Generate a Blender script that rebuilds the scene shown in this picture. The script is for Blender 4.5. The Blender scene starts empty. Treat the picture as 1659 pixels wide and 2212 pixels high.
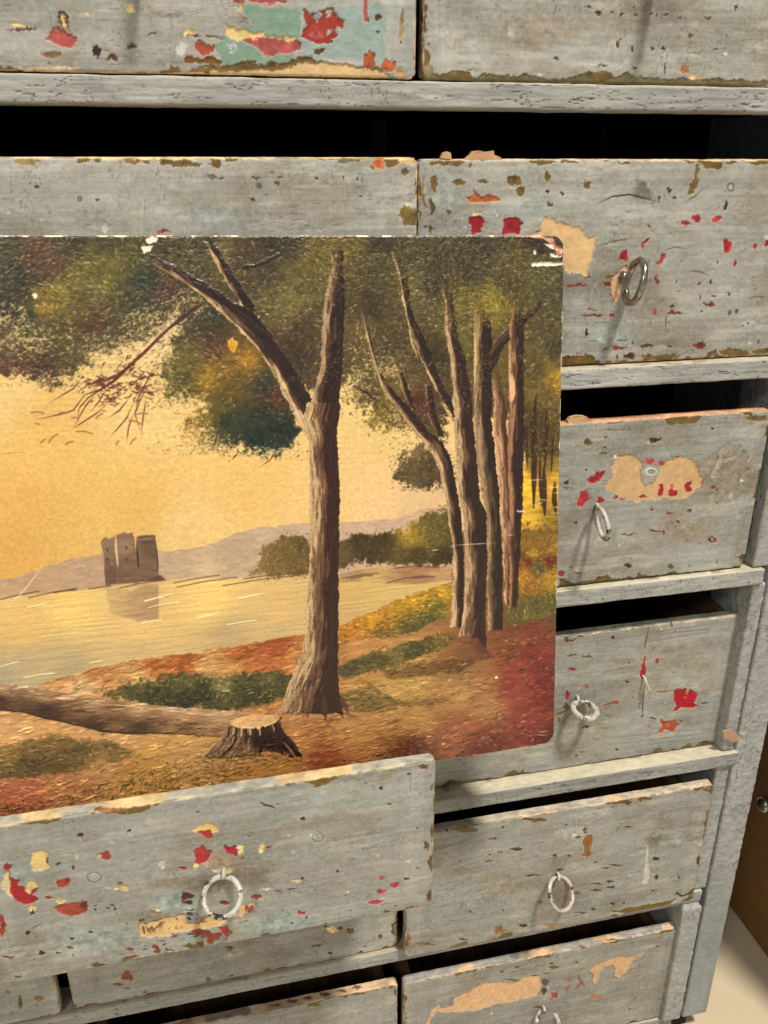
import bpy, math, random
import numpy as np
from mathutils import Vector, Matrix

# ------------------------------------------------------------------ camera, world, lights, exposure
sc = bpy.context.scene
S = 0.15                                   # metres per drawer row
F_PX, YAW, PITCH = 1809.5, 0.2215, 0.3963  # the photo is read at 1659 x 2212
CAM = np.array([-2.6884, -3.0011, -0.2459])
_cy, _sy, _cp, _sp = math.cos(YAW), math.sin(YAW), math.cos(PITCH), math.sin(PITCH)
FWD = np.array([_sy*_cp, _cy*_cp, -_sp]); RGT = np.array([_cy, -_sy, 0.0]); UPV = np.cross(RGT, FWD)
cam_d = bpy.data.cameras.new('camera'); cam_d.sensor_fit = 'VERTICAL'; cam_d.sensor_height = 36
cam_d.lens = 36*F_PX/2212; cam_d.clip_start = 0.01; cam_d.clip_end = 100
cam = bpy.data.objects.new('camera', cam_d); sc.collection.objects.link(cam); sc.camera = cam
cam.matrix_world = Matrix(((RGT[0], UPV[0], -FWD[0], CAM[0]*S), (RGT[1], UPV[1], -FWD[1], CAM[1]*S),
                           (RGT[2], UPV[2], -FWD[2], CAM[2]*S), (0, 0, 0, 1)))
world = bpy.data.worlds.new('World'); sc.world = world; world.use_nodes = True
bg = world.node_tree.nodes['Background']; bg.inputs[0].default_value = (0.92, 0.95, 1.0, 1); bg.inputs[1].default_value = 0.33
sc.view_settings.view_transform = 'Standard'; sc.view_settings.look = 'None'
sc.view_settings.gamma = 1; sc.view_settings.exposure = 0; sc.view_settings.use_curve_mapping = False

def area_light(name, target, direction, dist, size, watts, colour):
    d = bpy.data.lights.new(name, 'AREA'); d.shape = 'DISK'; d.size = size; d.energy = watts; d.color = colour
    o = bpy.data.objects.new(name, d); sc.collection.objects.link(o)
    v = Vector(direction).normalized(); o.location = Vector(target)*S + v*dist
    o.rotation_euler = v.to_track_quat('Z', 'Y').to_euler(); return o
area_light('ceiling_spot', (-1.5, 0, -2.0), (0.50, -1.0, 2.45), 4.2, 0.46, 208, (1.0, 0.925, 0.82))
area_light('far_ceiling_spot', (-2.0, 0, -2.2), (-0.75, -1.0, 0.9), 2.4, 0.35, 9, (1.0, 0.92, 0.82))

# ------------------------------------------------------------------ measuring helpers
def ray(x, y): return FWD + RGT*(x-829.5)/F_PX - UPV*(y-1106.0)/F_PX
def on_plane(x, y, n, c):
    d = ray(x, y); n = np.array(n, float); t = (c - CAM@n)/(d@n); return CAM + t*d
CROPS = {1: (0, 0, .5), 2: (829.5, 0, .5), 3: (0, 493.7, .3968), 4: (603.5, 493.7, .3968), 5: (1152, 493.7, .30555),
         6: (0, 1069.8, .3968), 7: (603.5, 1069.8, .3968), 8: (1152, 1097.2, .30555), 9: (0, 1645.8, .3968),
         10: (548.6, 1618.4, .3968), 11: (1097.2, 1618.4, .33863), 12: (0, 1865.3, .19841), 13: (274.3, 1892.7, .19841),
         14: (822.9, 1920.1, .19841), 15: (1371.5, 1536.1, .17361), 16: (1371.5, 768, .17361), 17: (1426.4, 1206.9, .1488),
         18: (1042.3, 2029.8, .26454), 0: (0, 0, 1)}
def kp(k, x, y): a, b, s = CROPS[k]; return (a+s*x, b+s*y)

# ------------------------------------------------------------------ painter
def lattice(sx, sy, seed, A, B):
    """smooth value noise at coordinates A, B (metres)"""
    r = np.random.RandomState(seed)
    u = A/sx; v = B/sy; u = u - u.min() + .01; v = v - v.min() + .01
    nu, nv = int(u.max())+3, int(v.max())+3
    G = r.rand(nv, nu).astype(np.float32)
    iu = u.astype(int); iv = v.astype(int); fu = (u-iu).astype(np.float32); fv = (v-iv).astype(np.float32)
    fu = fu*fu*(3-2*fu); fv = fv*fv*(3-2*fv)
    return (G[iv, iu]*(1-fu)+G[iv, iu+1]*fu)*(1-fv) + (G[iv+1, iu]*(1-fu)+G[iv+1, iu+1]*fu)*fv
def fbm(A, B, sx, sy, seed, octv=4, gain=.5):
    o = 0; w = 1; t = 0
    for k in range(octv):
        o = o + w*lattice(sx/2**k, sy/2**k, seed*31+k, A, B); t += w; w *= gain
    return o/t
def sm(x, a, b):
    t = np.clip((x-a)/(b-a), 0, 1); return t*t*(3-2*t)
def rgb(c): return np.array(c, np.float32)/255.0

class Canvas:
    """colour and relief on the front of a board, wrapped round its edges. a runs right, b runs up (metres)."""
    def __init__(s, W, H, T, res, seed, to_local):
        s.W, s.H, s.T, s.res, s.seed, s.to_local = W, H, T, res, seed, to_local
        s.nx = int(round((W+2*T)/res))+1; s.ny = int(round((H+2*T)/res))+1
        s.a = np.linspace(-T, W+T, s.nx).astype(np.float32); s.b = np.linspace(-T, H+T, s.ny).astype(np.float32)
        s.A, s.B = np.meshgrid(s.a, s.b)
        s.c = np.zeros((s.ny, s.nx, 3), np.float32); s.h = np.zeros((s.ny, s.nx), np.float32)
        s.w1 = (fbm(s.A, s.B, .0036, .0036, seed+5, 4, .75)-.5); s.w2 = (fbm(s.A, s.B, .0036, .0036, seed+9, 4, .75)-.5)
        s.rnd = random.Random(seed)
    def loc(s, pts): return np.array([s.to_local(*p) for p in pts], np.float32)
    def box(s, P, m):
        i0 = max(0, int((P[:, 0].min()-m+s.T)/s.res)); i1 = min(s.nx, int((P[:, 0].max()+m+s.T)/s.res)+2)
        j0 = max(0, int((P[:, 1].min()-m+s.T)/s.res)); j1 = min(s.ny, int((P[:, 1].max()+m+s.T)/s.res)+2)
        return i0, i1, j0, j1
    def sdf(s, P, jag, m):
        i0, i1, j0, j1 = s.box(P, m+jag)
        if i1 <= i0 or j1 <= j0: return None
        sl = (slice(j0, j1), slice(i0, i1))
        X = s.A[sl]+s.w1[sl]*jag*2; Y = s.B[sl]+s.w2[sl]*jag*2
        D = np.full(X.shape, 1e9, np.float32); ins = np.zeros(X.shape, bool)
        n = len(P)
        for i in range(n):
            x0, y0 = P[i]; x1, y1 = P[(i+1) % n]; dx, dy = x1-x0, y1-y0; L = dx*dx+dy*dy+1e-12
            t = np.clip(((X-x0)*dx+(Y-y0)*dy)/L, 0, 1)
            D = np.minimum(D, (X-x0-t*dx)**2+(Y-y0-t*dy)**2)
            if y0 != y1:
                ins ^= ((y0 > Y) != (y1 > Y)) & (X < dx*(Y-y0)/(dy)+x0)
        D = np.sqrt(D); return sl, np.where(ins, -D, D)
    def mix(s, sl, m, col, alpha=1.0, var=.06):
        m = (m*alpha)[..., None]; col = rgb(col)
        v = 1+var*2*(s.w1[sl]+s.w2[sl])[..., None]
        s.c[sl] = s.c[sl]*(1-m)+np.clip(col*v, 0, 1)*m
    def poly(s, pts, col, alpha=1.0, jag=.0008, dh=0, soft=None, local=False, var=.10, rim=0):
        P = np.array(pts, np.float32) if local else s.loc(pts)
        soft = soft or s.res*.8
        r = s.sdf(P, jag, soft*2+.001)
        if r is None: return
        sl, D = r; m = sm(-D, -soft, soft)
        if rim:                                            # lifted paint lip around a chip
            rr = np.exp(-((D-.0004)/.00035)**2); s.h[sl] += rr*rim
            s.c[sl] *= 1+.035*rr[..., None]
        s.mix(sl, m, col, alpha, var); s.h[sl] = s.h[sl]*(1-m*(1 if dh else 0)) + m*dh
    def blob(s, k, cx, cy, w, h, col, alpha=1.0, dh=-.00025, soft=None, jag=.0020, rot=0, n=12, var=.35, rim=.00002):
        R = s.rnd; pts = []
        for i in range(n):
            t = 2*math.pi*i/n; q = R.uniform(.72, 1.18)
            x = math.cos(t)*w/2*q; y = math.sin(t)*h/2*q
            x, y = x*math.cos(rot)-y*math.sin(rot), x*math.sin(rot)+y*math.cos(rot)
            pts.append(kp(k, cx+x, cy+y))
        s.poly(pts, col, alpha, jag, dh, soft, var=var, rim=rim)
    def line(s, pts, wid, col, alpha=1.0, dh=0, local=False, taper=True, jag=.0003):
        P = np.array(pts, np.float32) if local else s.loc(pts)
        i0, i1, j0, j1 = s.box(P, wid+s.res*2+jag)
        if i1 <= i0 or j1 <= j0: return
        sl = (slice(j0, j1), slice(i0, i1)); X = s.A[sl]+s.w1[sl]*jag; Y = s.B[sl]+s.w2[sl]*jag
        best = np.zeros(X.shape, np.float32); n = len(P)-1
        for i in range(n):
            (x0, y0), (x1, y1) = P[i], P[i+1]; dx, dy = x1-x0, y1-y0; L = dx*dx+dy*dy+1e-12
            t = np.clip(((X-x0)*dx+(Y-y0)*dy)/L, 0, 1); d = np.sqrt((X-x0-t*dx)**2+(Y-y0-t*dy)**2)
            g = (i+t)/n; ww = wid*(np.minimum(1, 2.2*np.minimum(g, 1-g)+.25) if taper else 1)
            best = np.maximum(best, np.clip((ww-d)/s.res*.9+.5, 0, 1)*np.minimum(1, ww/s.res*1.3))
        s.mix(sl, best, col, alpha, .04)
        if dh: s.h[sl] += best*dh

# ------------------------------------------------------------------ mesh, materials, object bookkeeping
def link(name, me, mat=None, parent=None):
    o = bpy.data.objects.new(name, me); sc.collection.objects.link(o)
    if mat: me.materials.append(mat)
    if parent: o.parent = parent
    return o
def tag(o, label, cat, group=None):
    o['label'] = label; o['category'] = cat
    if group: o['group'] = group
def to_lin(c):
    c = np.clip(c, 0, 1); return np.where(c <= .04045, c/12.92, ((c+.055)/1.055)**2.4)
ALB = 1.0
def grid_mesh(name, V, C, back=None, gain=(.925, .980, 1.05)):
    ny, nx = V.shape[:2]; idx = np.arange(ny*nx).reshape(ny, nx)
    q = np.stack([idx[:-1, :-1], idx[:-1, 1:], idx[1:, 1:], idx[1:, :-1]], -1).reshape(-1, 4)
    verts = V.reshape(-1, 3); cols = C.reshape(-1, 3); loops = q.reshape(-1); starts = np.arange(len(q))*4; tot = np.full(len(q), 4)
    if back is not None:
        bd = np.concatenate([idx[0, ::1], idx[1:, -1], idx[-1, -2::-1], idx[-2:0:-1, 0]])
        ci = len(verts); verts = np.vstack([verts, back]); cols = np.vstack([cols, cols[0]])
        tri = np.stack([np.roll(bd, -1), bd, np.full(len(bd), ci)], -1)
        starts = np.concatenate([starts, len(loops)+np.arange(len(tri))*3]); loops = np.concatenate([loops, tri.reshape(-1)])
        tot = np.concatenate([tot, np.full(len(tri), 3)])
    me = bpy.data.meshes.new(name); me.vertices.add(len(verts)); me.vertices.foreach_set('co', verts.astype(np.float32).ravel())
    me.loops.add(len(loops)); me.loops.foreach_set('vertex_index', loops.astype(np.int32))
    me.polygons.add(len(starts)); me.polygons.foreach_set('loop_start', starts.astype(np.int32)); me.polygons.foreach_set('loop_total', tot.astype(np.int32))
    me.polygons.foreach_set('use_smooth', np.ones(len(starts), bool))
    at = me.color_attributes.new('Col', 'FLOAT_COLOR', 'POINT')
    L = np.ones((len(verts), 4), np.float32); L[:, :3] = to_lin(cols)*np.array(gain, np.float32)
    at.data.foreach_set('color', L.ravel()); me.update(calc_edges=True); me.validate(); return me

def wrap_board(cv, x0, z0, yf, r=.0016, edge_noise=.0):
    """closed board: the canvas bent round the four edges with radius r"""
    W, H, T = cv.W, cv.H, cv.T
    ax = np.clip(cv.A, r, W-r); bz = np.clip(cv.B, r, H-r)
    dx = cv.A-ax; dz = cv.B-bz; d = np.sqrt(dx*dx+dz*dz)+1e-9; nx, nz = dx/d, dz/d
    q = r*math.pi/2
    arc = d < q
    lat = np.where(arc, r*np.sin(np.minimum(d, q)/r), r); dep = np.where(arc, r*(1-np.cos(np.minimum(d, q)/r)), r+(d-q))
    dep = np.minimum(dep, T)
    ny = np.where(arc, -np.cos(np.minimum(d, q)/r), 0.0); ln = np.where(arc, np.sin(np.minimum(d, q)/r), 1.0)
    ny = np.where(d < 1e-7, -1, ny)
    X = ax+nx*lat; Z = bz+nz*lat; Y = dep
    X = X+nx*ln*cv.h; Z = Z+nz*ln*cv.h; Y = Y+ny*cv.h
    rc = .0034 if min(W, H) > .05 else .0012
    ux, uz = X-np.clip(X, rc, W-rc), Z-np.clip(Z, rc, H-rc); both = (np.abs(ux) > 0) & (np.abs(uz) > 0)
    f = np.where(both, np.maximum(np.abs(ux), np.abs(uz))/(np.sqrt(ux*ux+uz*uz)+1e-9), 1.0); X = X-ux+ux*f; Z = Z-uz+uz*f
    V = np.stack([X+x0, Y+yf, Z+z0], -1)
    return V, np.array([[x0+W/2, yf+T*.98, z0+H/2]])

def new_mat(name):
    m = bpy.data.materials.new(name); m.use_nodes = True; n = m.node_tree
    return m, n, n.nodes['Principled BSDF']
def attr_mat(name, rough, spec, noise_sc, bump, rough_var=.15, colvar=.10, fine=2600, coat=0.0, dist=.0006):
    m, n, b = new_mat(name); N = n.nodes; L = n.links
    at = N.new('ShaderNodeVertexColor'); at.layer_name = 'Col'
    tc = N.new('ShaderNodeTexCoord')
    mp = N.new('ShaderNodeMapping'); mp.inputs['Scale'].default_value = noise_sc; L.new(tc.outputs['Object'], mp.inputs['Vector'])
    n1 = N.new('ShaderNodeTexNoise'); n1.inputs['Scale'].default_value = 1; n1.inputs['Detail'].default_value = 6; n1.inputs['Roughness'].default_value = .62
    L.new(mp.outputs[0], n1.inputs['Vector'])
    n2 = N.new('ShaderNodeTexNoise'); n2.inputs['Scale'].default_value = fine; n2.inputs['Detail'].default_value = 3; L.new(tc.outputs['Object'], n2.inputs['Vector'])
    ad = N.new('ShaderNodeMath'); ad.operation = 'MULTIPLY_ADD'; L.new(n2.outputs[0], ad.inputs[0]); ad.inputs[1].default_value = .35; L.new(n1.outputs[0], ad.inputs[2])
    mr = N.new('ShaderNodeMapRange'); mr.inputs[1].default_value = .4; mr.inputs[2].default_value = .95; mr.inputs[3].default_value = 1-colvar; mr.inputs[4].default_value = 1+colvar
    L.new(ad.outputs[0], mr.inputs[0])
    mx = N.new('ShaderNodeVectorMath'); mx.operation = 'SCALE'; L.new(at.outputs[0], mx.inputs[0]); L.new(mr.outputs[0], mx.inputs['Scale'])
    L.new(mx.outputs[0], b.inputs['Base Color'])
    rr = N.new('ShaderNodeMapRange'); rr.inputs[1].default_value = .3; rr.inputs[2].default_value = .8; rr.inputs[3].default_value = rough-rough_var; rr.inputs[4].default_value = rough+rough_var
    L.new(n1.outputs[0], rr.inputs[0]); L.new(rr.outputs[0], b.inputs['Roughness'])
    b.inputs['Specular IOR Level'].default_value = spec
    if coat: b.inputs['Coat Weight'].default_value = coat; b.inputs['Coat Roughness'].default_value = .25
    bp = N.new('ShaderNodeBump'); bp.inputs['Strength'].default_value = bump; bp.inputs['Distance'].default_value = dist
    L.new(ad.outputs[0], bp.inputs['Height']); L.new(bp.outputs[0], b.inputs['Normal'])
    return m
def plain_mat(name, c1, c2, scale, rough, bump=.3, metal=0, spec=.4, dist=.001, stretch=(1, 1, 1)):
    m, n, b = new_mat(name); N = n.nodes; L = n.links
    tc = N.new('ShaderNodeTexCoord'); mp = N.new('ShaderNodeMapping'); mp.inputs['Scale'].default_value = stretch
    L.new(tc.outputs['Object'], mp.inputs['Vector'])
    n1 = N.new('ShaderNodeTexNoise'); n1.inputs['Scale'].default_value = scale; n1.inputs['Detail'].default_value = 7; n1.inputs['Roughness'].default_value = .65
    L.new(mp.outputs[0], n1.inputs['Vector'])
    cr = N.new('ShaderNodeValToRGB'); cr.color_ramp.elements[0].position = .35; cr.color_ramp.elements[1].position = .68
    cr.color_ramp.elements[0].color = (*to_lin(rgb(c1)), 1); cr.color_ramp.elements[1].color = (*to_lin(rgb(c2)), 1)
    L.new(n1.outputs[0], cr.inputs[0]); L.new(cr.outputs[0], b.inputs['Base Color'])
    b.inputs['Roughness'].default_value = rough; b.inputs['Metallic'].default_value = metal; b.inputs['Specular IOR Level'].default_value = spec
    bp = N.new('ShaderNodeBump'); bp.inputs['Strength'].default_value = bump; bp.inputs['Distance'].default_value = dist
    L.new(n1.outputs[0], bp.inputs['Height']); L.new(bp.outputs[0], b.inputs['Normal']); return m

M_PAINT = attr_mat('aged_paint', .60, .30, (150, 260, 300), .45)
M_RAIL = attr_mat('crackled_paint', .68, .28, (120, 300, 300), .7, dist=.0008)
M_ART = attr_mat('oil_paint', .40, .5, (420, 420, 420), .45, rough_var=.08, colvar=.05, fine=1500, dist=.0005, coat=.2)
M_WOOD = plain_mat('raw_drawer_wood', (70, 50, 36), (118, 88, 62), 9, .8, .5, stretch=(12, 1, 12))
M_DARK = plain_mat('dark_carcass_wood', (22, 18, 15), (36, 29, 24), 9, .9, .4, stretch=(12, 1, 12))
M_STEEL = plain_mat('worn_steel', (105, 100, 92), (190, 185, 172), 220, .27, .25, metal=1, dist=.0003)
M_BROWN = plain_mat('brown_board', (104, 72, 34), (134, 94, 46), 5, .62, .25, stretch=(1, 1, 4))
M_FLOOR = plain_mat('cream_floor', (206, 190, 160), (216, 200, 170), 14, .55, .05)
M_NAIL = plain_mat('painted_nail', (165, 160, 146), (214, 208, 192), 300, .5, .4, dist=.0003)
def ring_mat(name, worn):
    m, n, b = new_mat(name); N = n.nodes; L = n.links
    tc = N.new('ShaderNodeTexCoord'); t = N.new('ShaderNodeTexNoise'); t.inputs['Scale'].default_value = 150; t.inputs['Detail'].default_value = 8; t.inputs['Roughness'].default_value = .7; t.inputs['Distortion'].default_value = .6
    L.new(tc.outputs['Object'], t.inputs['Vector'])
    cr = N.new('ShaderNodeValToRGB'); e = cr.color_ramp.elements
    e[0].position = worn; e[0].color = (.03, .022, .016, 1); e[1].position = worn+.02; e[1].color = (.40, .36, .28, 1); q = e.new(.55); q.color = (.56, .54, .49, 1)
    L.new(t.outputs[0], cr.inputs[0]); L.new(cr.outputs[0], b.inputs['Base Color'])
    b.inputs['Roughness'].default_value = .26; b.inputs['Coat Weight'].default_value = .5
    bp = N.new('ShaderNodeBump'); bp.inputs['Strength'].default_value = .8; bp.inputs['Distance'].default_value = .0005
    L.new(cr.outputs[0], bp.inputs['Height']); L.new(bp.outputs[0], b.inputs['Normal']); return m
M_RING = ring_mat('chipped_white_enamel', .43)

def box_mesh(name, x0, x1, y0, y1, z0, z1, bev=.0008):
    import bmesh
    bm = bmesh.new(); bmesh.ops.create_cube(bm, size=1)
    for v in bm.verts: v.co = Vector(((x0+x1)/2+v.co.x*(x1-x0), (y0+y1)/2+v.co.y*(y1-y0), (z0+z1)/2+v.co.z*(z1-z0)))
    if bev: bmesh.ops.bevel(bm, geom=bm.edges[:], offset=bev, segments=2, affect='EDGES', profile=.6)
    me = bpy.data.meshes.new(name); bm.to_mesh(me); bm.free(); return me
def boxo(name, x0, x1, y0, y1, z0, z1, mat, parent=None, bev=.0008):
    return link(name, box_mesh(name, x0*S, x1*S, y0*S, y1*S, z0*S, z1*S, bev), mat, parent)
def tube_mesh(name, path, rad, closed=False, seg=20, wob=.0, seed=1):
    """round wire along a list of points"""
    R = random.Random(seed); n = len(path); P = [Vector(p) for p in path]; vs = []; fs = []
    ref = None
    for i in range(n):
        t = (P[(i+1) % n]-P[i-1]) if closed else (P[min(i+1, n-1)]-P[max(i-1, 0)]); t.normalize()
        if ref is None: ref = t.orthogonal().normalized()
        ref = (ref-t*ref.dot(t)).normalized(); b = t.cross(ref)
        rr = (rad[i] if isinstance(rad, list) else rad)*(1+wob*R.uniform(-1, 1))
        for k in range(seg):
            a = 2*math.pi*k/seg; vs.append(P[i]+ref*math.cos(a)*rr+b*math.sin(a)*rr)
    m = n if closed else n-1
    for i in range(m):
        j = (i+1) % n
        for k in range(seg): fs.append((i*seg+k, i*seg+(k+1) % seg, j*seg+(k+1) % seg, j*seg+k))
    if not closed: fs.append(tuple(range(seg))[::-1]); fs.append(tuple((n-1)*seg+k for k in range(seg)))
    me = bpy.data.meshes.new(name); me.from_pydata(vs, [], fs); me.polygons.foreach_set('use_smooth', [True]*len(fs)); me.update(); return me

# ------------------------------------------------------------------ paint of the drawer fronts
R_, R2, M_, O_, B_, L_, Y_, T_, K_, W_, G_ = ((164, 38, 46), (174, 84, 78), (124, 54, 42), (168, 84, 50), (92, 58, 40), (112, 88, 44),
    (228, 198, 128), (226, 184, 130), (58, 46, 38), (226, 220, 204), (136, 158, 134))
def base_paint(cv, tone=0., blue=.5, warm=.5, streak=1.):
    A, B, sd = cv.A, cv.B, cv.seed
    n1 = fbm(A, B, .05, .035, sd+1, 5, .6); n2 = fbm(A, B, .05, .0011, sd+2, 3); n3 = fbm(A, B, .0016, .0016, sd+3, 2)
    n4 = fbm(A, B, .035, .016, sd+4, 5, .62); n5 = fbm(A, B, .03, .02, sd+6, 5, .62); n6 = fbm(A, B, .02, .004, sd+7, 4)
    c = rgb((167, 162, 150))*np.ones_like(cv.c)
    def mixc(c, col, m): return c*(1-m[..., None])+rgb(col)*m[..., None]
    c = mixc(c, (148, 138, 120), sm(n5, .50-.12*warm, .72)*.75)
    c = mixc(c, (160, 165, 155), sm(n4, .56-.12*blue, .74)*.65)
    c = mixc(c, (188, 184, 170), sm(n6, .54, .72)*.6)
    # each front was brushed on its own: broad sweeps along it and round its border, grime where hands pull
    bw = min(cv.W, cv.H)*(.14+.08*((sd*7) % 5)/5); inner = np.minimum(np.minimum(A, cv.W-A), np.minimum(B, cv.H-B))
    vs = fbm(A, B, .0014, .04, sd+19, 3); side = sm(-np.minimum(A, cv.W-A), -bw*1.2, -bw*.8)
    c = c*(1+.10*side*(vs-.5)+.07*(1-side)*(n2-.5)+.035*np.sin(inner/bw*6.0+sd)*sm(-inner, -bw*1.6, -bw*.6))[..., None]
    gx = ((A-cv.W*.5)/(.030+.01*(sd % 3)))**2+((B-cv.H*.42)/.020)**2; gm = np.exp(-gx)*sm(n5, .25, .6)*.45
    c = mixc(c, (128, 116, 96), gm)
    c *= (1+.075*streak*(n2-.5)+.12*(n3-.5)+.26*(n1-.5)+tone)[..., None]
    cv.c = c
    cv.h = (.00006*(n2-.5)+.00010*(n3-.5)+.00025*(n1-.5)).astype(np.float32)
    # scuffs and grime
    n7 = fbm(A, B, .0030, .0011, sd+15, 3, .7); n8 = fbm(A, B, .0012, .0034, sd+16, 3, .7); g = fbm(A, B, .025, .02, sd+17, 4)
    m = sm(n7, .62, .76)*sm(g, .48, .62); cv.c *= (1-.14*m)[..., None]
    m = sm(n8, .60, .74)*sm(1-g, .40, .58); cv.c = cv.c*(1-.30*m[..., None])+rgb((190, 186, 172))*.30*m[..., None]
    m = sm(fbm(A, B, .004, .0016, sd+18, 4, .7), .63, .72)*sm(g, .3, .6); cv.c = cv.c*(1-.35*m[..., None])+rgb((196, 192, 178))*.35*m[..., None]
    # hairline cracks along the grain and short ticks across it
    r = np.abs(fbm(A, B, .045, .0045, sd+11, 4)-.5); g = fbm(A, B, .05, .03, sd+12, 3)
    m = sm(-r, -.007, -.001)*sm(g, .50, .62); cv.c *= (1-.24*m)[..., None]; cv.h -= m*.00008
    r = np.abs(fbm(A, B, .0022, .010, sd+13, 3)-.5); g = fbm(A, B, .03, .02, sd+14, 3)
    m = sm(-r, -.012, -.002)*sm(g, .50, .66); cv.c *= (1-.26*m)[..., None]; cv.h -= m*.00008
def specks(cv, n, cols=(K_, B_, W_, (120, 100, 80)), smin=.0003, smax=.0009):
    R = cv.rnd
    for i in range(n):
        x, y = R.uniform(0, cv.W), R.uniform(0, cv.H); r = R.uniform(smin, smax); e = R.uniform(1, 2.4)
        P = [(x+math.cos(t)*r*e*R.uniform(.6, 1.2), y+math.sin(t)*r*R.uniform(.6, 1.2)) for t in [k*math.pi/3 for k in range(6)]]
        cv.poly(P, R.choice(cols), R.uniform(.5, .95), .0003, -.00015, local=True)
def worn_edges(cv, top=1., bottom=1., left=1., right=1., tan=(216, 180, 140), olive=(110, 88, 46), topmix=.55, topcol=None):
    A, B, sd = cv.A, cv.B, cv.seed
    w = fbm(A, B, .009, .009, sd+21, 4, .6); w3 = fbm(A, B, .03, .03, sd+23, 3); w4 = fbm(A, B, .006, .003, sd+24, 4, .6)
    for e, amt in ((cv.H-B, top), (B, bottom), (A, left), (cv.W-A, right)):
        if amt <= 0: continue
        thr = .0055*amt*sm(w3, .42, .72)*sm(w, .38, .7)+.0003
        m = sm(thr-np.abs(e), -.0002, .0002)
        cv.c = cv.c*(1-m[..., None])+(rgb(olive)*(.8+.5*w4)[..., None])*m[..., None]; cv.h -= m*.00025
        thr2 = (.0006+.0016*sm(w4, .4, .7))*amt*.5
        m = sm(thr2-np.abs(e), -.0002, .0002)*sm(w, .34, .46)
        cv.c = cv.c*(1-m[..., None])+(rgb(tan)*(.78+.4*w4)[..., None])*m[..., None]
    e = B-cv.H                                        # the top face: half bare wood, half old paint
    m = sm(e, .0000, .0004)
    base = rgb(topcol or (196, 180, 152))*(.75+.5*w4)[..., None]; alt = rgb(tan)*(.75+.5*w)[..., None]
    k = sm(w3+.25*(w-.5), topmix-.06, topmix+.06)[..., None]
    cv.c = cv.c*(1-m[..., None])+(base*(1-k)+alt*k)*m[..., None]
    cv.h += m*(w4-.5)*.0006

MARKS = {}
MARKS['A1'] = [
 ('p', 1, [(1000, 20), (1290, 40), (1300, 200), (1250, 260), (1020, 290), (950, 270), (935, 200), (990, 160), (1100, 100)], (126, 156, 132), .85, 0),
 ('p', 1, [(1300, 40), (1659, 20), (1659, 260), (1300, 240)], (146, 170, 160), .7, 0),
 ('p', 1, [(195, 160), (215, 135), (250, 125), (300, 140), (330, 175), (325, 190), (290, 205), (240, 190), (210, 170)], R2),
 ('p', 1, [(258, 38), (297, 80), (292, 125), (268, 125), (255, 80)], B_), ('p', 1, [(270, 60), (287, 90), (288, 125), (270, 115)], Y_),
 ('b', 1, 85, 124, 140, 14, B_), ('b', 1, 80, 108, 60, 14, Y_), ('b', 1, 225, 240, 90, 30, (138, 108, 84)), ('b', 1, 417, 222, 40, 62, K_, .1),
 ('b', 1, 485, 250, 64, 30, B_), ('b', 1, 575, 198, 56, 18, B_), ('b', 1, 565, 32, 28, 40, Y_), ('b', 1, 375, 55, 14, 16, Y_), ('b', 1, 660, 150, 50, 14, (120, 100, 80)),
 ('b', 1, 1155, 6, 150, 26, R2), ('b', 1, 1030, 10, 70, 26, R2), ('b', 1, 1035, 35, 18, 40, Y_),
 ('p', 1, [(975, 95), (985, 118), (1040, 122), (1080, 140), (1145, 133), (1155, 160), (1270, 158), (1290, 172), (1100, 174), (990, 165), (975, 130)], Y_),
 ('p', 1, [(1045, 170), (1150, 165), (1280, 175), (1295, 195), (1290, 225), (1235, 225), (1155, 243), (1110, 205), (1060, 185)], R2),
 ('b', 1, 820, 140, 46, 26, Y_), ('b', 1, 838, 156, 70, 10, B_), ('b', 1, 918, 160, 60, 12, B_),
 ('p', 1, [(845, 180), (865, 175), (890, 198), (930, 205), (930, 218), (905, 235), (870, 235), (845, 210)], (162, 74, 48)),
 ('p', 1, [(795, 250), (830, 243), (940, 250), (960, 275), (800, 275)], (118, 76, 40)),
 ('b', 1, 790, 205, 60, 80, (186, 186, 176), 0, .7), ('b', 1, 1005, 200, 40, 45, (186, 190, 182)),
 ('p', 1, [(1305, 30), (1340, 60), (1440, 35), (1460, 80), (1490, 95), (1480, 125), (1450, 115), (1460, 160), (1430, 185), (1380, 190), (1340, 180), (1305, 165), (1315, 110)], (158, 56, 44)),
 ('b', 1, 1375, 70, 44, 34, (166, 184, 172)), ('b', 1, 1425, 62, 30, 34, (166, 184, 172)), ('b', 1, 1425, 140, 26, 22, (166, 184, 172)), ('b', 1, 1365, 150, 74, 44, R2),
 ('p', 1, [(910, 285), (1090, 265), (1110, 285), (1250, 270), (1340, 235), (1370, 260), (1600, 290), (1659, 300), (1659, 330), (900, 330)], L_),
 ('p', 1, [(905, 305), (1000, 310), (1200, 302), (1300, 277), (1400, 267), (1500, 277), (1600, 302), (1680, 320), (1680, 365), (1250, 352), (910, 330)], (222, 186, 134)),
 ('b', 1, 200, 294, 300, 26, (204, 184, 152)), ('b', 1, 120, 318, 120, 10, K_), ('b', 1, 150, 330, 220, 12, T_), ('b', 1, 1450, 345, 300, 8, (158, 96, 60)),
 ('b', 1, 1600, 260, 60, 90, (150, 78, 44)), ('b', 1, 1580, 50, 26, 120, R2), ('b', 1, 1630, 75, 30, 28, B_), ('b', 1, 1630, 130, 20, 16, K_),
 ('b', 1, 1380, 222, 65, 24, B_), ('b', 1, 1340, 245, 30, 20, B_), ('b', 1, 1170, 272, 40, 24, B_), ('b', 1, 1095, 275, 40, 20, L_),
 ('b', 2, 78, 110, 26, 150, (150, 124, 84)), ('b', 2, 20, 280, 60, 60, O_), ('b', 2, 70, 320, 50, 40, (200, 160, 110)), ('b', 2, 78, 185, 12, 14, K_)]
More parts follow.
